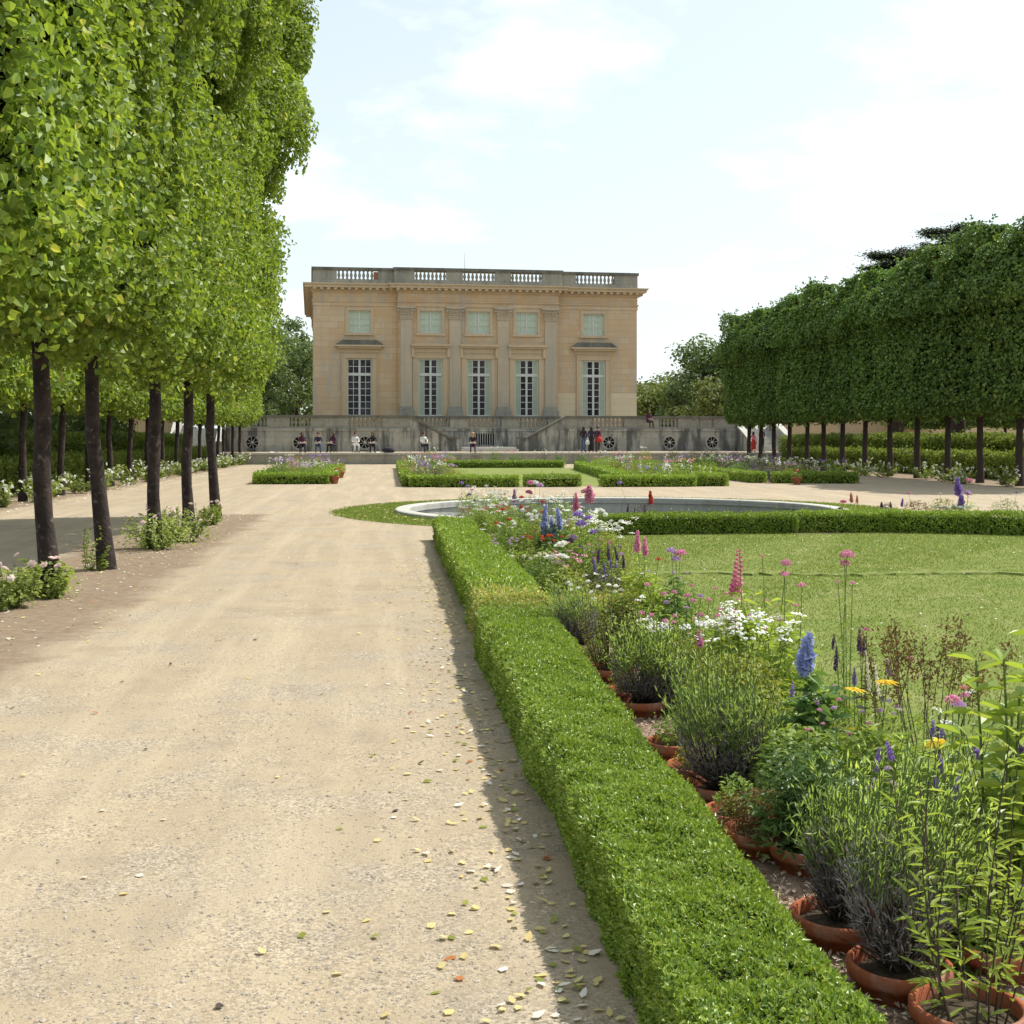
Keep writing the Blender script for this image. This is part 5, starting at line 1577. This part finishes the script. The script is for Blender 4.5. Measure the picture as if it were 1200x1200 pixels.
# small loose pots beside the far hedges
for lab, x, y, r in (('terracotta pot at the corner of the isolated left strip', 392, 567, .175), ('terracotta pot just behind the corner one at the left strip', 399, 560, .17), ('terracotta pot at the left corner of the far lawn', 477, 561, .18),
                     ('terracotta pot standing before the far lawn hedge', 504, 568, .19), ('terracotta pot before the hedge of the right flower strip', 934, 568, .17), ('terracotta pot on the left flower strip near the courtyard', 346, 548, .2)):
    u, v = on_ground(x, y)
    t = plant('potted_flower', lab, u, v, 920 + x, 'flower pot', 'loose pots beside the far hedges')
    mb = MB(); mb.lathe([(r * .62, 0), (r * .92, r * 1.25), (r * 1.05, r * 1.26), (r * 1.05, r * 1.6), (r * .92, r * 1.6), (r * .9, r * 1.4), (.001, r * 1.4)], seg=20, close=False); mb.build('pot', M['terracotta'], t)
    mb = MB(); shoots(mb, 16, r * 2.6, r * .5, r * .9, .005, 14, .09, .035, 0, 0, .3); fol(t, mb, [M['herb']])
    for k in range(4): head(t, 'cluster', .05, ('red', 'salmon', 'white')[k % 3], (random.uniform(-.2, .2), random.uniform(-.2, .2), r * 2.3 + random.uniform(0, .15)))


# ---------------------------------------------------- rose bushes at the feet of the trees
def rose_bush(label, u, v, seed, h, rx, nfl, col, group, near_=True, ns=18):
    t = plant('rose_bush', label, u, v, seed, 'rose bush', group)
    mb = MB()
    L = .055 if near_ else .10
    B = shoots(mb, ns, h, .14, rx, .004, 46 if near_ else 34, L, L * .62, 0, 1, .12, .12, .6, 1.0, near_, .3)
    if near_ and nfl: dome(mb, 420, rx * .95, h * .8, L, L * .62, 1, .05, .3, .6, True)
    fol(t, mb, [M['twig'], M['rose_leaf']])
    idx = rng.permutation(np.argsort(-B[:, 2])[:nfl * 3])[:nfl]
    if near_:
        for i in idx: head(t, 'rose', .046, col, (B[i][0] * 1.08, B[i][1] * 1.08, B[i][2] + .03), .6)
    else:
        fm = MB()
        for k in range(nfl * 2):
            b = B[rng.integers(len(B))] * rng.uniform(.75, 1.02) + rng.normal(size=3) * .06
            d = rdir(5)
            leaves(fm, np.tile(b, (5, 1)), d + [0, -.5, .6], rdir(5), .065, .055, 0, True)
        fm.build('blossoms', M['f_' + col], t)
    return t


FR = 'rose bushes at the feet of the front lime row'
for i, (lab, x, y, h, rx, nf) in enumerate((('low rose bush with a few pale pink blooms at the lowest trunk', 52, 700, .40, .32, 7), ('rose foliage cut by the left picture edge', 8, 712, .42, .32, 6),
                                    ('thin single rose sprig at the leaning trunk', 112, 668, .55, .16, 0), ('wide rose bush with pale pink blooms between two trunks, left half', 183, 643, .60, .55, 9),
                                    ('wide rose bush with pale pink blooms between two trunks, right half', 214, 634, .58, .52, 9), ('small rose sprig at the foot of the end lime', 246, 615, .42, .22, 2))):
    u, v = on_ground(x, y)
    rose_bush(lab, u, v, 940 + i, h, rx, nf, 'blush', FR, True, 9 if nf == 0 else 34)
vs = np.arange(31.5, 84, 2.5)
for i, v in enumerate(vs):
    rose_bush('%s white rose bush along the left back row' % (nth(i, len(vs)) if i < 20 or i == len(vs) - 1 else '%dth nearest' % (i + 1)), -9.2 + .35 * math.sin(i * 2.1), v, 960 + i, random.uniform(.6, .8), .62, 11, 'white', 'white rose bushes of the left back row', False)
vs = np.arange(36.5, 80, 2.5)
for i, v in enumerate(vs):
    rose_bush('%s white rose bush at the foot of the right lime wall' % (nth(i, len(vs)) if i < 20 or i == len(vs) - 1 else '%dth nearest' % (i + 1)), 20.9 + .4 * math.sin(i * 1.7), v, 1000 + i, random.uniform(.55, .8), .66, 11, 'white', 'white rose bushes of the right wall', False)
# ================================================================== PEOPLE
def person(label, x, y, z0, yaw, pose, top, leg, hair, board=None, v_at=None, group=None, hair_long=True, skirt=False, scale=1.0):
    d = 1500 * (EYE - z0) / (y - 513) if v_at is None else v_at
    lat = (x - 600) / 1500 * d
    t = tag(empty('person', (lat * CT + d * ST, d * CT - lat * ST, z0), yaw), label, 'person', group)
    t.scale = (scale,) * 3
    if pose == 'sit':
        J = dict(pel=(0, .02, .50), sp=(0, .03, .68), ch=(0, -.02, .88), nk=(0, -.05, 1.04), hd=(0, -.085, 1.12), hc=(0, -.09, 1.20), ht=(0, -.08, 1.27),
                 sl=(-.17, -.02, .98), el=(-.23, -.12, .74), wl=(-.13, -.33, .66), hl=(-.09, -.40, .665), sr=(.17, -.02, .98), er=(.24, -.10, .73), wr=(.12, -.32, .68), hr=(.07, -.385, .69),
                 pl=(-.10, -.02, .49), kl=(-.13, -.44, .50), al=(-.13, -.42, .09), tl=(-.14, -.58, .04), pr=(.10, -.02, .49), kr=(.13, -.44, .50), ar=(.14, -.38, .09), tr=(.16, -.53, .04))
    else:
        J = dict(pel=(0, 0, .93), sp=(0, .01, 1.08), ch=(0, .01, 1.28), nk=(0, .0, 1.43), hd=(0, -.015, 1.50), hc=(0, -.02, 1.58), ht=(0, -.01, 1.65),
                 sl=(-.17, .01, 1.38), el=(-.22, .04, 1.10), wl=(-.20, -.08, .88), hl=(-.19, -.11, .79), sr=(.17, .01, 1.38), er=(.23, .03, 1.11), wr=(.16, -.15, .98), hr=(.12, -.21, .95),
                 pl=(-.09, 0, .90), kl=(-.10, -.02, .50), al=(-.10, .02, .08), tl=(-.12, -.13, .035), pr=(.09, 0, .90), kr=(.11, .01, .50), ar=(.12, .05, .08), tr=(.15, -.10, .035))
    R = dict(pel=.145, sp=.125, ch=.145, nk=.052, hd=.068, hc=.092, ht=.066, sl=.062, el=.045, wl=.029, hl=.034, pl=.095, kl=.062, al=.042, tl=.034)
    E = [('pel', 'sp'), ('sp', 'ch'), ('ch', 'nk'), ('nk', 'hd'), ('hd', 'hc'), ('hc', 'ht')]
    for s in 'lr': E += [('ch', 's' + s), ('s' + s, 'e' + s), ('e' + s, 'w' + s), ('w' + s, 'h' + s), ('pel', 'p' + s), ('p' + s, 'k' + s), ('k' + s, 'a' + s), ('a' + s, 't' + s)]
    keys = list(J)
    verts = [J[k] for k in keys]; rad = [R.get(k, R.get(k[0] + 'l')) for k in keys]
    edges = [(keys.index(a), keys.index(b)) for a, b in E]
    own = {}
    for s in 'lr':                                     # thumb and four fingers
        h, w_ = np.array(J['h' + s]), np.array(J['w' + s]); f = unit((h - w_)[None])[0]
        side = unit(np.cross(f, [0, 0, 1.0])[None])[0]
        for k, (o, ln) in enumerate(((-.026, .06), (-.009, .072), (.009, .068), (.025, .052))):
            a = h + f * .03 + side * o; b = a + f * ln * .55 + np.array([0, 0, -.006]); c = b + f * ln * .45 + np.array([0, 0, -.02])
            i = len(verts); verts += [tuple(a), tuple(b), tuple(c)]; rad += [.0095, .009, .0075]; edges += [(keys.index('h' + s), i), (i, i + 1), (i + 1, i + 2)]
        sg = 1 if s == 'l' else -1
        a = h - f * .02 + side * .035 * sg; b = a + side * .02 * sg + f * .03
        i = len(verts); verts += [tuple(a), tuple(b)]; rad += [.011, .009]; edges += [(keys.index('h' + s), i), (i, i + 1)]
    n = len(verts); hc = np.array(J['hc'])
    verts.append(tuple(hc + [0, -.102, -.015])); rad.append(.016); edges.append((keys.index('hc'), n))       # nose
    me = bpy.data.meshes.new('body'); me.from_pydata(verts, edges, [])
    ob = bpy.data.objects.new('body_rig', me); COL.objects.link(ob)
    sk = ob.modifiers.new('skin', 'SKIN'); sk.use_smooth_shade = True
    for i, r_ in enumerate(rad):
        me.skin_vertices[0].data[i].radius = (r_, r_ * (.8 if i in (0, 1, 2) else 1))
        me.skin_vertices[0].data[i].use_root = (i == 0)
    ss = ob.modifiers.new('sub', 'SUBSURF'); ss.levels = 1; ss.render_levels = 1
    dg = bpy.context.evaluated_depsgraph_get()
    body = bpy.data.meshes.new_from_object(ob.evaluated_get(dg))
    bpy.data.objects.remove(ob, do_unlink=True)
    body.materials.clear()
    for m in (M['skin'], M[top], M[leg], M['cloth_black']): body.materials.append(m)
    JV = {k: np.array(v) for k, v in J.items()}
    segs = [(0, 'nk', 'ht'), (1, 'pel', 'ch'), (1, 'ch', 'nk')]
    for s in 'lr': segs += [(1, 'ch', 's' + s), (1, 's' + s, 'e' + s), (1, 'e' + s, 'w' + s), (0, 'w' + s, 'h' + s), (2, 'pel', 'p' + s), (2, 'p' + s, 'k' + s), (2, 'k' + s, 'a' + s), (3, 'a' + s, 't' + s)]
    for p in body.polygons:
        c = np.array(p.center); best = (9, 0)
        for m, a, b in segs:
            A, B = JV[a], JV[b]; q = np.clip(np.dot(c - A, B - A) / np.dot(B - A, B - A), 0, 1)
            dd = np.linalg.norm(c - A - q * (B - A))
            if a in ('w' + 'l', 'wr') and q > 1.5: dd += 1
            best = min(best, (dd, m))
        if np.linalg.norm(c - JV['hl']) < .12 or np.linalg.norm(c - JV['hr']) < .12: best = (0, 0)
        p.material_index = best[1]; p.use_smooth = True
    link('body', body, t)
    for sx in (-1, 1):                                # eyes
        mb = MB(); mb.lathe([(.001, -.011), (.010, -.006), (.012, 0), (.010, .006), (.001, .011)], tuple(hc + [sx * .034, -.083, .012]), 8); mb.build('eye', M['cloth_black'], t)
    mb = MB(); q = JV['hc']
    prof = [(.106 * math.cos(a), .112 * math.sin(a)) for a in np.linspace(-.25, 1.5, 8)]
    mb.lathe(prof, (q[0], q[1] + .018, q[2] + .012), 14)
    if hair_long:
        mb.lathe([(.075, -.24), (.10, -.14), (.105, -.04), (.09, .03)], (q[0], q[1] + .045, q[2]), 12)
    mb.build('hair', M[hair], t)
    if skirt:
        mb = MB()
        if pose == 'sit': mb.tube([JV['pel'] + [0, .05, .02], JV['pel'] + [0, -.25, .02], (0, -.46, .44), (0, -.48, .16)], [.19, .21, .22, .24], 12)
        else: mb.lathe([(.21, .10), (.20, .5), (.17, .92), (.14, 1.06)], (0, 0, 0), 16)
        mb.build('skirt', M[leg], t)
    return t, J


SK = 'people sketching along the courtyard edge'


def sitter(label, x, top, leg, hair, yaw=0, board='paper', long_=True, skirt=False, dz=0, seat_lab=None):
    dist = 81.0
    t, J = person(label, x, 0, .70, yaw + random.uniform(-.1, .1), 'sit', top, leg, hair, v_at=dist, group=SK, hair_long=long_, skirt=skirt)
    s = tag(empty('folding_stool', t.location, t.rotation_euler.z), seat_lab, 'stool', 'stools of the sketchers')
    mb = MB(); mb.box(-.19, .19, -.14, .20, .355, .385); mb.build('seat', M['cloth_navy'], s)
    for sx in (-1, 1):
        mb = MB(); mb.tube([(sx * .16, -.13, .0), (sx * .16, .18, .355)], .012, 6); mb.tube([(sx * .155, .18, .0), (sx * .155, -.13, .355)], .012, 6); mb.build('legs', M['iron'], s)
    if board:
        b = empty('drawing_board', t.location, t.rotation_euler.z)
        tag(b, 'white drawing board on the lap of ' + label.split(' ', 1)[1][:0] + seat_lab.split('under ')[-1], 'drawing board', 'drawing boards of the sketchers')
        mb = MB()
        mb.add([(-.24, -.30, .585), (.24, -.30, .585), (.24, -.60, .635), (-.24, -.60, .635), (-.24, -.30, .60), (.24, -.30, .60), (.24, -.60, .65), (-.24, -.60, .65)],
               [(0, 3, 2, 1), (4, 5, 6, 7), (0, 1, 5, 4), (1, 2, 6, 5), (2, 3, 7, 6), (3, 0, 4, 7)])
        mb.build('board', M['cloth_white'], b)
        mb = MB(); mb.add([(-.20, -.33, .608), (.20, -.33, .608), (.20, -.57, .648), (-.20, -.57, .648)], [(0, 1, 2, 3)]); mb.build('sheet', M['paper'], b)
    return t


sitter('seated person in plum top and dark trousers, first of the sketchers from the left', 354, 'cloth_plum', 'cloth_navy', 'hair_dark', .2, 'paper', True, False, 0, 'stool under the plum-topped sketcher at the left end')
sitter('seated person in navy jacket, second of the sketchers from the left', 373, 'cloth_navy', 'cloth_denim', 'hair_dark', 0, 'paper', False, False, 0, 'stool under the navy-jacketed sketcher')
sitter('seated person in plum top holding a long white board, turned aside', 391, 'cloth_plum', 'cloth_black', 'hair_dark', -.6, 'paper', True, False, 0, 'stool under the sketcher turned aside')
sitter('seated person dressed all in white', 416, 'cloth_white', 'cloth_white', 'hair_dark', .2, None, False, False, 0, 'stool under the person in white')
sitter('seated person in black with white board beside the papers', 437, 'cloth_black', 'cloth_black', 'hair_dark', 0, 'paper', True, False, 0, 'stool under the black-clad sketcher by the papers')
sitter('seated person in white shirt half hidden by flowers before the left flight', 496, 'cloth_white', 'cloth_navy', 'hair_dark', .5, 'paper', False, False, 0, 'stool under the white-shirted sketcher')
sitter('fair-haired seated person in black before the barred window', 554, 'cloth_black', 'cloth_plum', 'hair_fair', 0, 'paper', True, False, 0, 'stool under the fair-haired sketcher')
ST_ = 'people standing in the courtyard'
person('standing person in black jacket and blue jeans', 684, 0, .70, 2.6, 'stand', 'cloth_black', 'cloth_denim', 'hair_dark', v_at=83, group=ST_)
person('standing person in long black skirt between two others', 693, 0, .70, 2.9, 'stand', 'cloth_navy', 'cloth_black', 'hair_dark', v_at=83.4, group=ST_, skirt=True)
pr, J = person('standing person in brown trousers holding a red bag', 700.5, 0, .70, 2.3, 'stand', 'cloth_plum', 'bark_warm', 'hair_dark', v_at=82.6, group=ST_, hair_long=False)
person('small person in pink dress below the right stair', 883, 0, .70, 2.4, 'stand', 'cloth_pink', 'cloth_red', 'hair_dark', v_at=82, group=ST_, skirt=True, scale=.80)
person('person with pale hair and dark top by the right stair', 893, 0, .70, .5, 'stand', 'cloth_navy', 'cloth_black', 'hair_fair', v_at=84, group=ST_, hair_long=False)
person('person in dark clothes with white paper behind the terrace balustrade', 760, 0, 2.30, .3, 'sit', 'cloth_plum', 'cloth_black', 'hair_dark', v_at=90.6, group='people on the terrace')


def bag(label, x, dist, z, mat, w, h, d_=.16, name='bag', cat='bag'):
    lat = (x - 600) / 1500 * dist
    t = tag(empty(name, (lat * CT + dist * ST, dist * CT - lat * ST, z), random.uniform(-.6, .6)), label, cat)
    mb = MB()
    mb.lathe([(.3, 0), (.5, h * .12), (.52, h * .5), (.40, h * .9), (.12, h)], seg=12)
    me = mb.mesh('bag_body', M[mat])
    V = np.zeros(len(me.vertices) * 3); me.vertices.foreach_get('co', V); V = V.reshape(-1, 3); V[:, 0] *= w; V[:, 1] *= d_ * 2; me.vertices.foreach_set('co', V.ravel()); me.update()
    link('bag_body', me, t)
    mb = MB(); a = np.linspace(0, PI, 9); mb.tube([(w * .3 * math.cos(q), 0, h * .85 + h * .5 * math.sin(q)) for q in a], .014, 6); mb.build('strap', M[mat], t)
    return t


bag('red shoulder bag held by the person in brown trousers', 702.5, 82.2, 1.36, 'cloth_red', .42, .36)
bag('dark rucksack lying beside the papers of the sketchers', 455, 80.9, .70, 'cloth_black', .8, .34, .25)
bag('white carrier bag next to the standing group', 688.5, 82.4, 1.20, 'cloth_white', .26, .30)
for i, (x, w_) in enumerate(((445, .5), (452, .42), (432, .36), (321, .6))):
    dist = 80.8
    lat = (x - 600) / 1500 * dist
    mb = MB(); k = 6
    q = np.linspace(-.5, .5, k)
    V = [(a * w_, b * w_ * .7, .015 + .05 * abs(math.sin(3 * a + 5 * b + i))) for a in q for b in q]
    mb.add(V, [(r_ * k + c, r_ * k + c + 1, (r_ + 1) * k + c + 1, (r_ + 1) * k + c) for r_ in range(k - 1) for c in range(k - 1)])
    o = mb.build('paper_sheet' if i < 3 else 'white_cloth', M['paper'], None, (lat * CT + dist * ST, dist * CT - lat * ST, .70))
    tag(o, ['white drawing papers spread beside the dark rucksack', 'crumpled white paper touching the rucksack', 'small white paper left of the spread papers', 'white cloth lying on the wall at the far left'][i], 'paper' if i < 3 else 'cloth')

# white trellis house seen between the left trunks
lat = (20 - 600) / 1500 * 75
tx, ty = lat * CT + 75 * ST, 75 * CT - lat * ST
t = tag(empty('trellis_screen', (tx, ty, 0), .1), 'white painted trellis screen glimpsed high between the left trunks', 'trellis')
mb = MB()
for i in range(19): mb.box(-2.6 + i * .28, -2.55 + i * .28, -.02, .02, 3.0, 4.9)
mb.box(-2.7, 2.6, -.05, -.021, 3.0, 3.1); mb.box(-2.7, 2.6, -.05, -.021, 4.8, 4.9); mb.build('lattice', M['white_frame'], t)
mb = MB(); mb.box(-2.7, 2.6, .03, .2, 0, 2.98); mb.build('base', M['crown_core'], t)

# ================================================================== LITTER, CHIPS, GRASS
rng = np.random.default_rng(77)


def scatter(name, n, f, L, W, mats, z=.006, up=1.3, six=True, fold=.10):
    P = f(n); n = len(P)
    P = np.c_[P, np.full(n, z)]
    mb = MB()
    leaves(mb, P, np.array([0, 0, up]) + rdir(n) * .32, rdir(n) * [1, 1, .1], L * rng.uniform(.6, 1.25, n), W * rng.uniform(.7, 1.2, n), rng.integers(0, len(mats), n), six, fold, -.12)
    return tag(mb.build(name, mats), kind='stuff')


def along_hedge(n):
    v = 3.2 + rng.random(n) ** 1.3 * 14
    return np.stack([.62 - np.minimum(rng.exponential(.20, n), 1.6) + rng.normal(0, .04, n), v], 1)


scatter('fallen_leaves', 620, along_hedge, .042, .027, [M['straw'], M['straw'], M['straw'], M['petal_litter'], M['herb_yl']])
scatter('fallen_leaves', 200, lambda n: np.stack([rng.uniform(-3.4, .5, n), 3.3 + rng.random(n) * 20], 1), .038, .025, [M['straw'], M['straw'], M['petal_litter'], M['twig']])
scatter('fallen_petals', 900, lambda n: np.stack([-3.5 + rng.normal(0, .45, n), 8 + rng.random(n) * 20], 1), .035, .03, [M['petal_litter'], M['straw']])
scatter('fallen_petals', 500, lambda n: np.stack([-9.0 + rng.normal(0, .7, n), 28 + rng.random(n) * 40], 1), .07, .06, [M['petal_litter']])
scatter('white_clover', 420, lambda n: np.stack([rng.uniform(2.7, 10.5, n), rng.uniform(8, 21, n)], 1), .022, .022, [M['petal_litter']], .03)


def pebble_xy(n):
    v = 3.3 + rng.random(n) ** 2.0 * 8
    return np.stack([rng.uniform(-.42, .12, n) * v + rng.normal(0, .2, n), v], 1)


n = 19000
P = pebble_xy(n); P = P[(P[:, 0] < .68)]
n = len(P)
mb = MB()
s = np.minimum(.0022 + rng.exponential(.0016, n), .0085)
oct_ = np.array([(1, 0, 0), (0, 1, 0), (-1, 0, 0), (0, -1, 0), (0, 0, .6), (.7, .7, .3), (-.7, .7, .3), (-.7, -.7, .3), (.7, -.7, .3)], float)
a = rng.random(n) * 6.28
V = oct_[None] * s[:, None, None] * rng.uniform(.7, 1.3, (n, 1, 3))
V = np.stack([V[..., 0] * np.cos(a)[:, None] - V[..., 1] * np.sin(a)[:, None], V[..., 0] * np.sin(a)[:, None] + V[..., 1] * np.cos(a)[:, None], V[..., 2]], -1)
V += np.c_[P, np.zeros(n)][:, None, :]
F = [(0, 5, 4), (5, 1, 4), (1, 6, 4), (6, 2, 4), (2, 7, 4), (7, 3, 4), (3, 8, 4), (8, 0, 4)]
mb.add(V.reshape(-1, 3), (np.arange(n)[:, None, None] * 9 + np.array(F)[None]).reshape(-1, 3))
tag(mb.build('loose_gravel', M['pebble']), kind='stuff')

n = 14000
P = np.stack([rng.uniform(1.2, 2.5, n), 3.0 + rng.random(n) ** 1.5 * 8], 1)
mb = MB()
leaves(mb, np.c_[P, rng.uniform(.008, .03, n)], np.array([0, 0, .8]) + rdir(n) * .6, rdir(n) * [1, 1, .2], rng.uniform(.012, .04, n), rng.uniform(.006, .016, n), 0, False, .2, .05)
tag(mb.build('bark_chips', M['chip']), kind='stuff')

# short grass on the near lawn
n = 150000
u = np.stack([rng.uniform(2.35, 11.4, n), 5.5 + 16 * rng.random(n) ** 1.15], 1)
lat = u[:, 0] * CT - u[:, 1] * ST; d = u[:, 0] * ST + u[:, 1] * CT
keep = (lat / d < .44) & (u[:, 1] < 21.35 - np.clip(u[:, 0] - 8.6, 0, 9) * .42)
u = u[keep]; n = len(u)
mb = MB()
hh = rng.uniform(.015, .034, n) * (1 + .25 * np.sign(wob(np.c_[u, np.zeros(n)], 1.3, 9)))
leaves(mb, np.c_[u, np.full(n, .002)], rdir(n) * [1, 1, .2] + [0, -.2, .2], np.array([0, 0, 1.0]) + rdir(n) * .7, hh, .009, 0, False, .1, .25)
# the ring of grass round the pool, ragged at its edge
n = 26000
a = rng.random(n) * 2 * PI; q = PR + .1 + rng.random(n) * 1.32 + rng.normal(0, .05, n)
leaves(mb, np.stack([PCX + q * np.cos(a), PCY + q * np.sin(a), np.full(n, .004)], 1), rdir(n) * [1, 1, .2] + [0, -.2, .2], np.array([0, 0, 1.0]) + rdir(n) * .7, .04, .02, 0, False, .1, .25)
tag(mb.build('grass', M['grass']), kind='stuff')
scatter('fallen_leaves', 260, lambda n: np.stack([PCX + (PR + .75) * np.cos(np.linspace(1.6, 4.4, n)) + rng.normal(0, .4, n), PCY + (PR + .75) * np.sin(np.linspace(1.6, 4.4, n)) + rng.normal(0, .4, n)], 1), .07, .05, [M['straw'], M['herb_yl']], .03)
# ================================================================== CAMERA, LIGHT, SKY
cam = bpy.data.cameras.new('camera'); co = bpy.data.objects.new('camera', cam); COL.objects.link(co)
co.location = (0, 0, EYE); co.rotation_euler = (PI / 2, 0, -TH)
cam.sensor_width = 36; cam.lens = 45.0; cam.shift_y = -87 / 1200
cam.clip_start = .05; cam.clip_end = 3000
SC.camera = co
SUN = Vector((.70, .33, 1.0)).normalized()
sl = bpy.data.lights.new('sun', 'SUN'); so = bpy.data.objects.new('sun', sl); COL.objects.link(so)
sl.energy = 4.4; sl.angle = math.radians(.55); sl.color = (1.0, .97, .905)
so.rotation_euler = SUN.to_track_quat('Z', 'Y').to_euler()
w = bpy.data.worlds.new('World'); SC.world = w; w.use_nodes = True
nt = w.node_tree
for n in list(nt.nodes): nt.nodes.remove(n)
out = nt.nodes.new('ShaderNodeOutputWorld')
sky = nt.nodes.new('ShaderNodeTexSky'); sky.sky_type = 'NISHITA'; sky.sun_disc = False
sky.sun_elevation = math.asin(SUN.z); sky.sun_rotation = math.atan2(SUN.x, SUN.y)
sky.air_density = 1.0; sky.dust_density = 2.0; sky.ozone_density = 1.0
bg = N_(nt, 'ShaderNodeBackground', Strength=.125); nt.links.new(sky.outputs[0], bg.inputs[0])
# bright thin cloud sheet
tc = nt.nodes.new('ShaderNodeTexCoord')
sep = nt.nodes.new('ShaderNodeSeparateXYZ'); nt.links.new(tc.outputs['Generated'], sep.inputs[0])
zc = N_(nt, 'ShaderNodeMath', operation='MAXIMUM'); zc.inputs[1].default_value = 0.0; nt.links.new(sep.outputs[2], zc.inputs[0])
za = N_(nt, 'ShaderNodeMath', operation='ADD'); za.inputs[1].default_value = .22; nt.links.new(zc.outputs[0], za.inputs[0])
dx = N_(nt, 'ShaderNodeMath', operation='DIVIDE'); nt.links.new(sep.outputs[0], dx.inputs[0]); nt.links.new(za.outputs[0], dx.inputs[1])
dy = N_(nt, 'ShaderNodeMath', operation='DIVIDE'); nt.links.new(sep.outputs[1], dy.inputs[0]); nt.links.new(za.outputs[0], dy.inputs[1])
cb = nt.nodes.new('ShaderNodeCombineXYZ'); nt.links.new(dx.outputs[0], cb.inputs[0]); nt.links.new(dy.outputs[0], cb.inputs[1])
cl = ramp(nt, noise(nt, cb.outputs[0], 1.5, 7, .58), .37, .60)
hz = N_(nt, 'ShaderNodeMapRange'); hz.inputs[1].default_value = .0; hz.inputs[2].default_value = .75; hz.inputs[3].default_value = .62; hz.inputs[4].default_value = .40
nt.links.new(zc.outputs[0], hz.inputs[0])
mxm = N_(nt, 'ShaderNodeMath', operation='MAXIMUM'); nt.links.new(cl, mxm.inputs[0]); nt.links.new(hz.outputs[0], mxm.inputs[1])
# below the zenith haze the clouds are whitest near the horizon
b2 = N_(nt, 'ShaderNodeBackground', Strength=1.0)
b2.inputs[0].default_value = (.80, .875, .88, 1)
mx = nt.nodes.new('ShaderNodeMixShader')
nt.links.new(mxm.outputs[0], mx.inputs[0]); nt.links.new(bg.outputs[0], mx.inputs[1]); nt.links.new(b2.outputs[0], mx.inputs[2])
nt.links.new(mx.outputs[0], out.inputs[0])
SC.view_settings.view_transform = 'Standard'; SC.view_settings.look = 'None'
SC.view_settings.exposure = .48; SC.view_settings.gamma = 1.0
SC.cycles.max_bounces = 6
SC.cycles.diffuse_bounces = 4
SC.cycles.glossy_bounces = 2
SC.cycles.transparent_max_bounces = 4
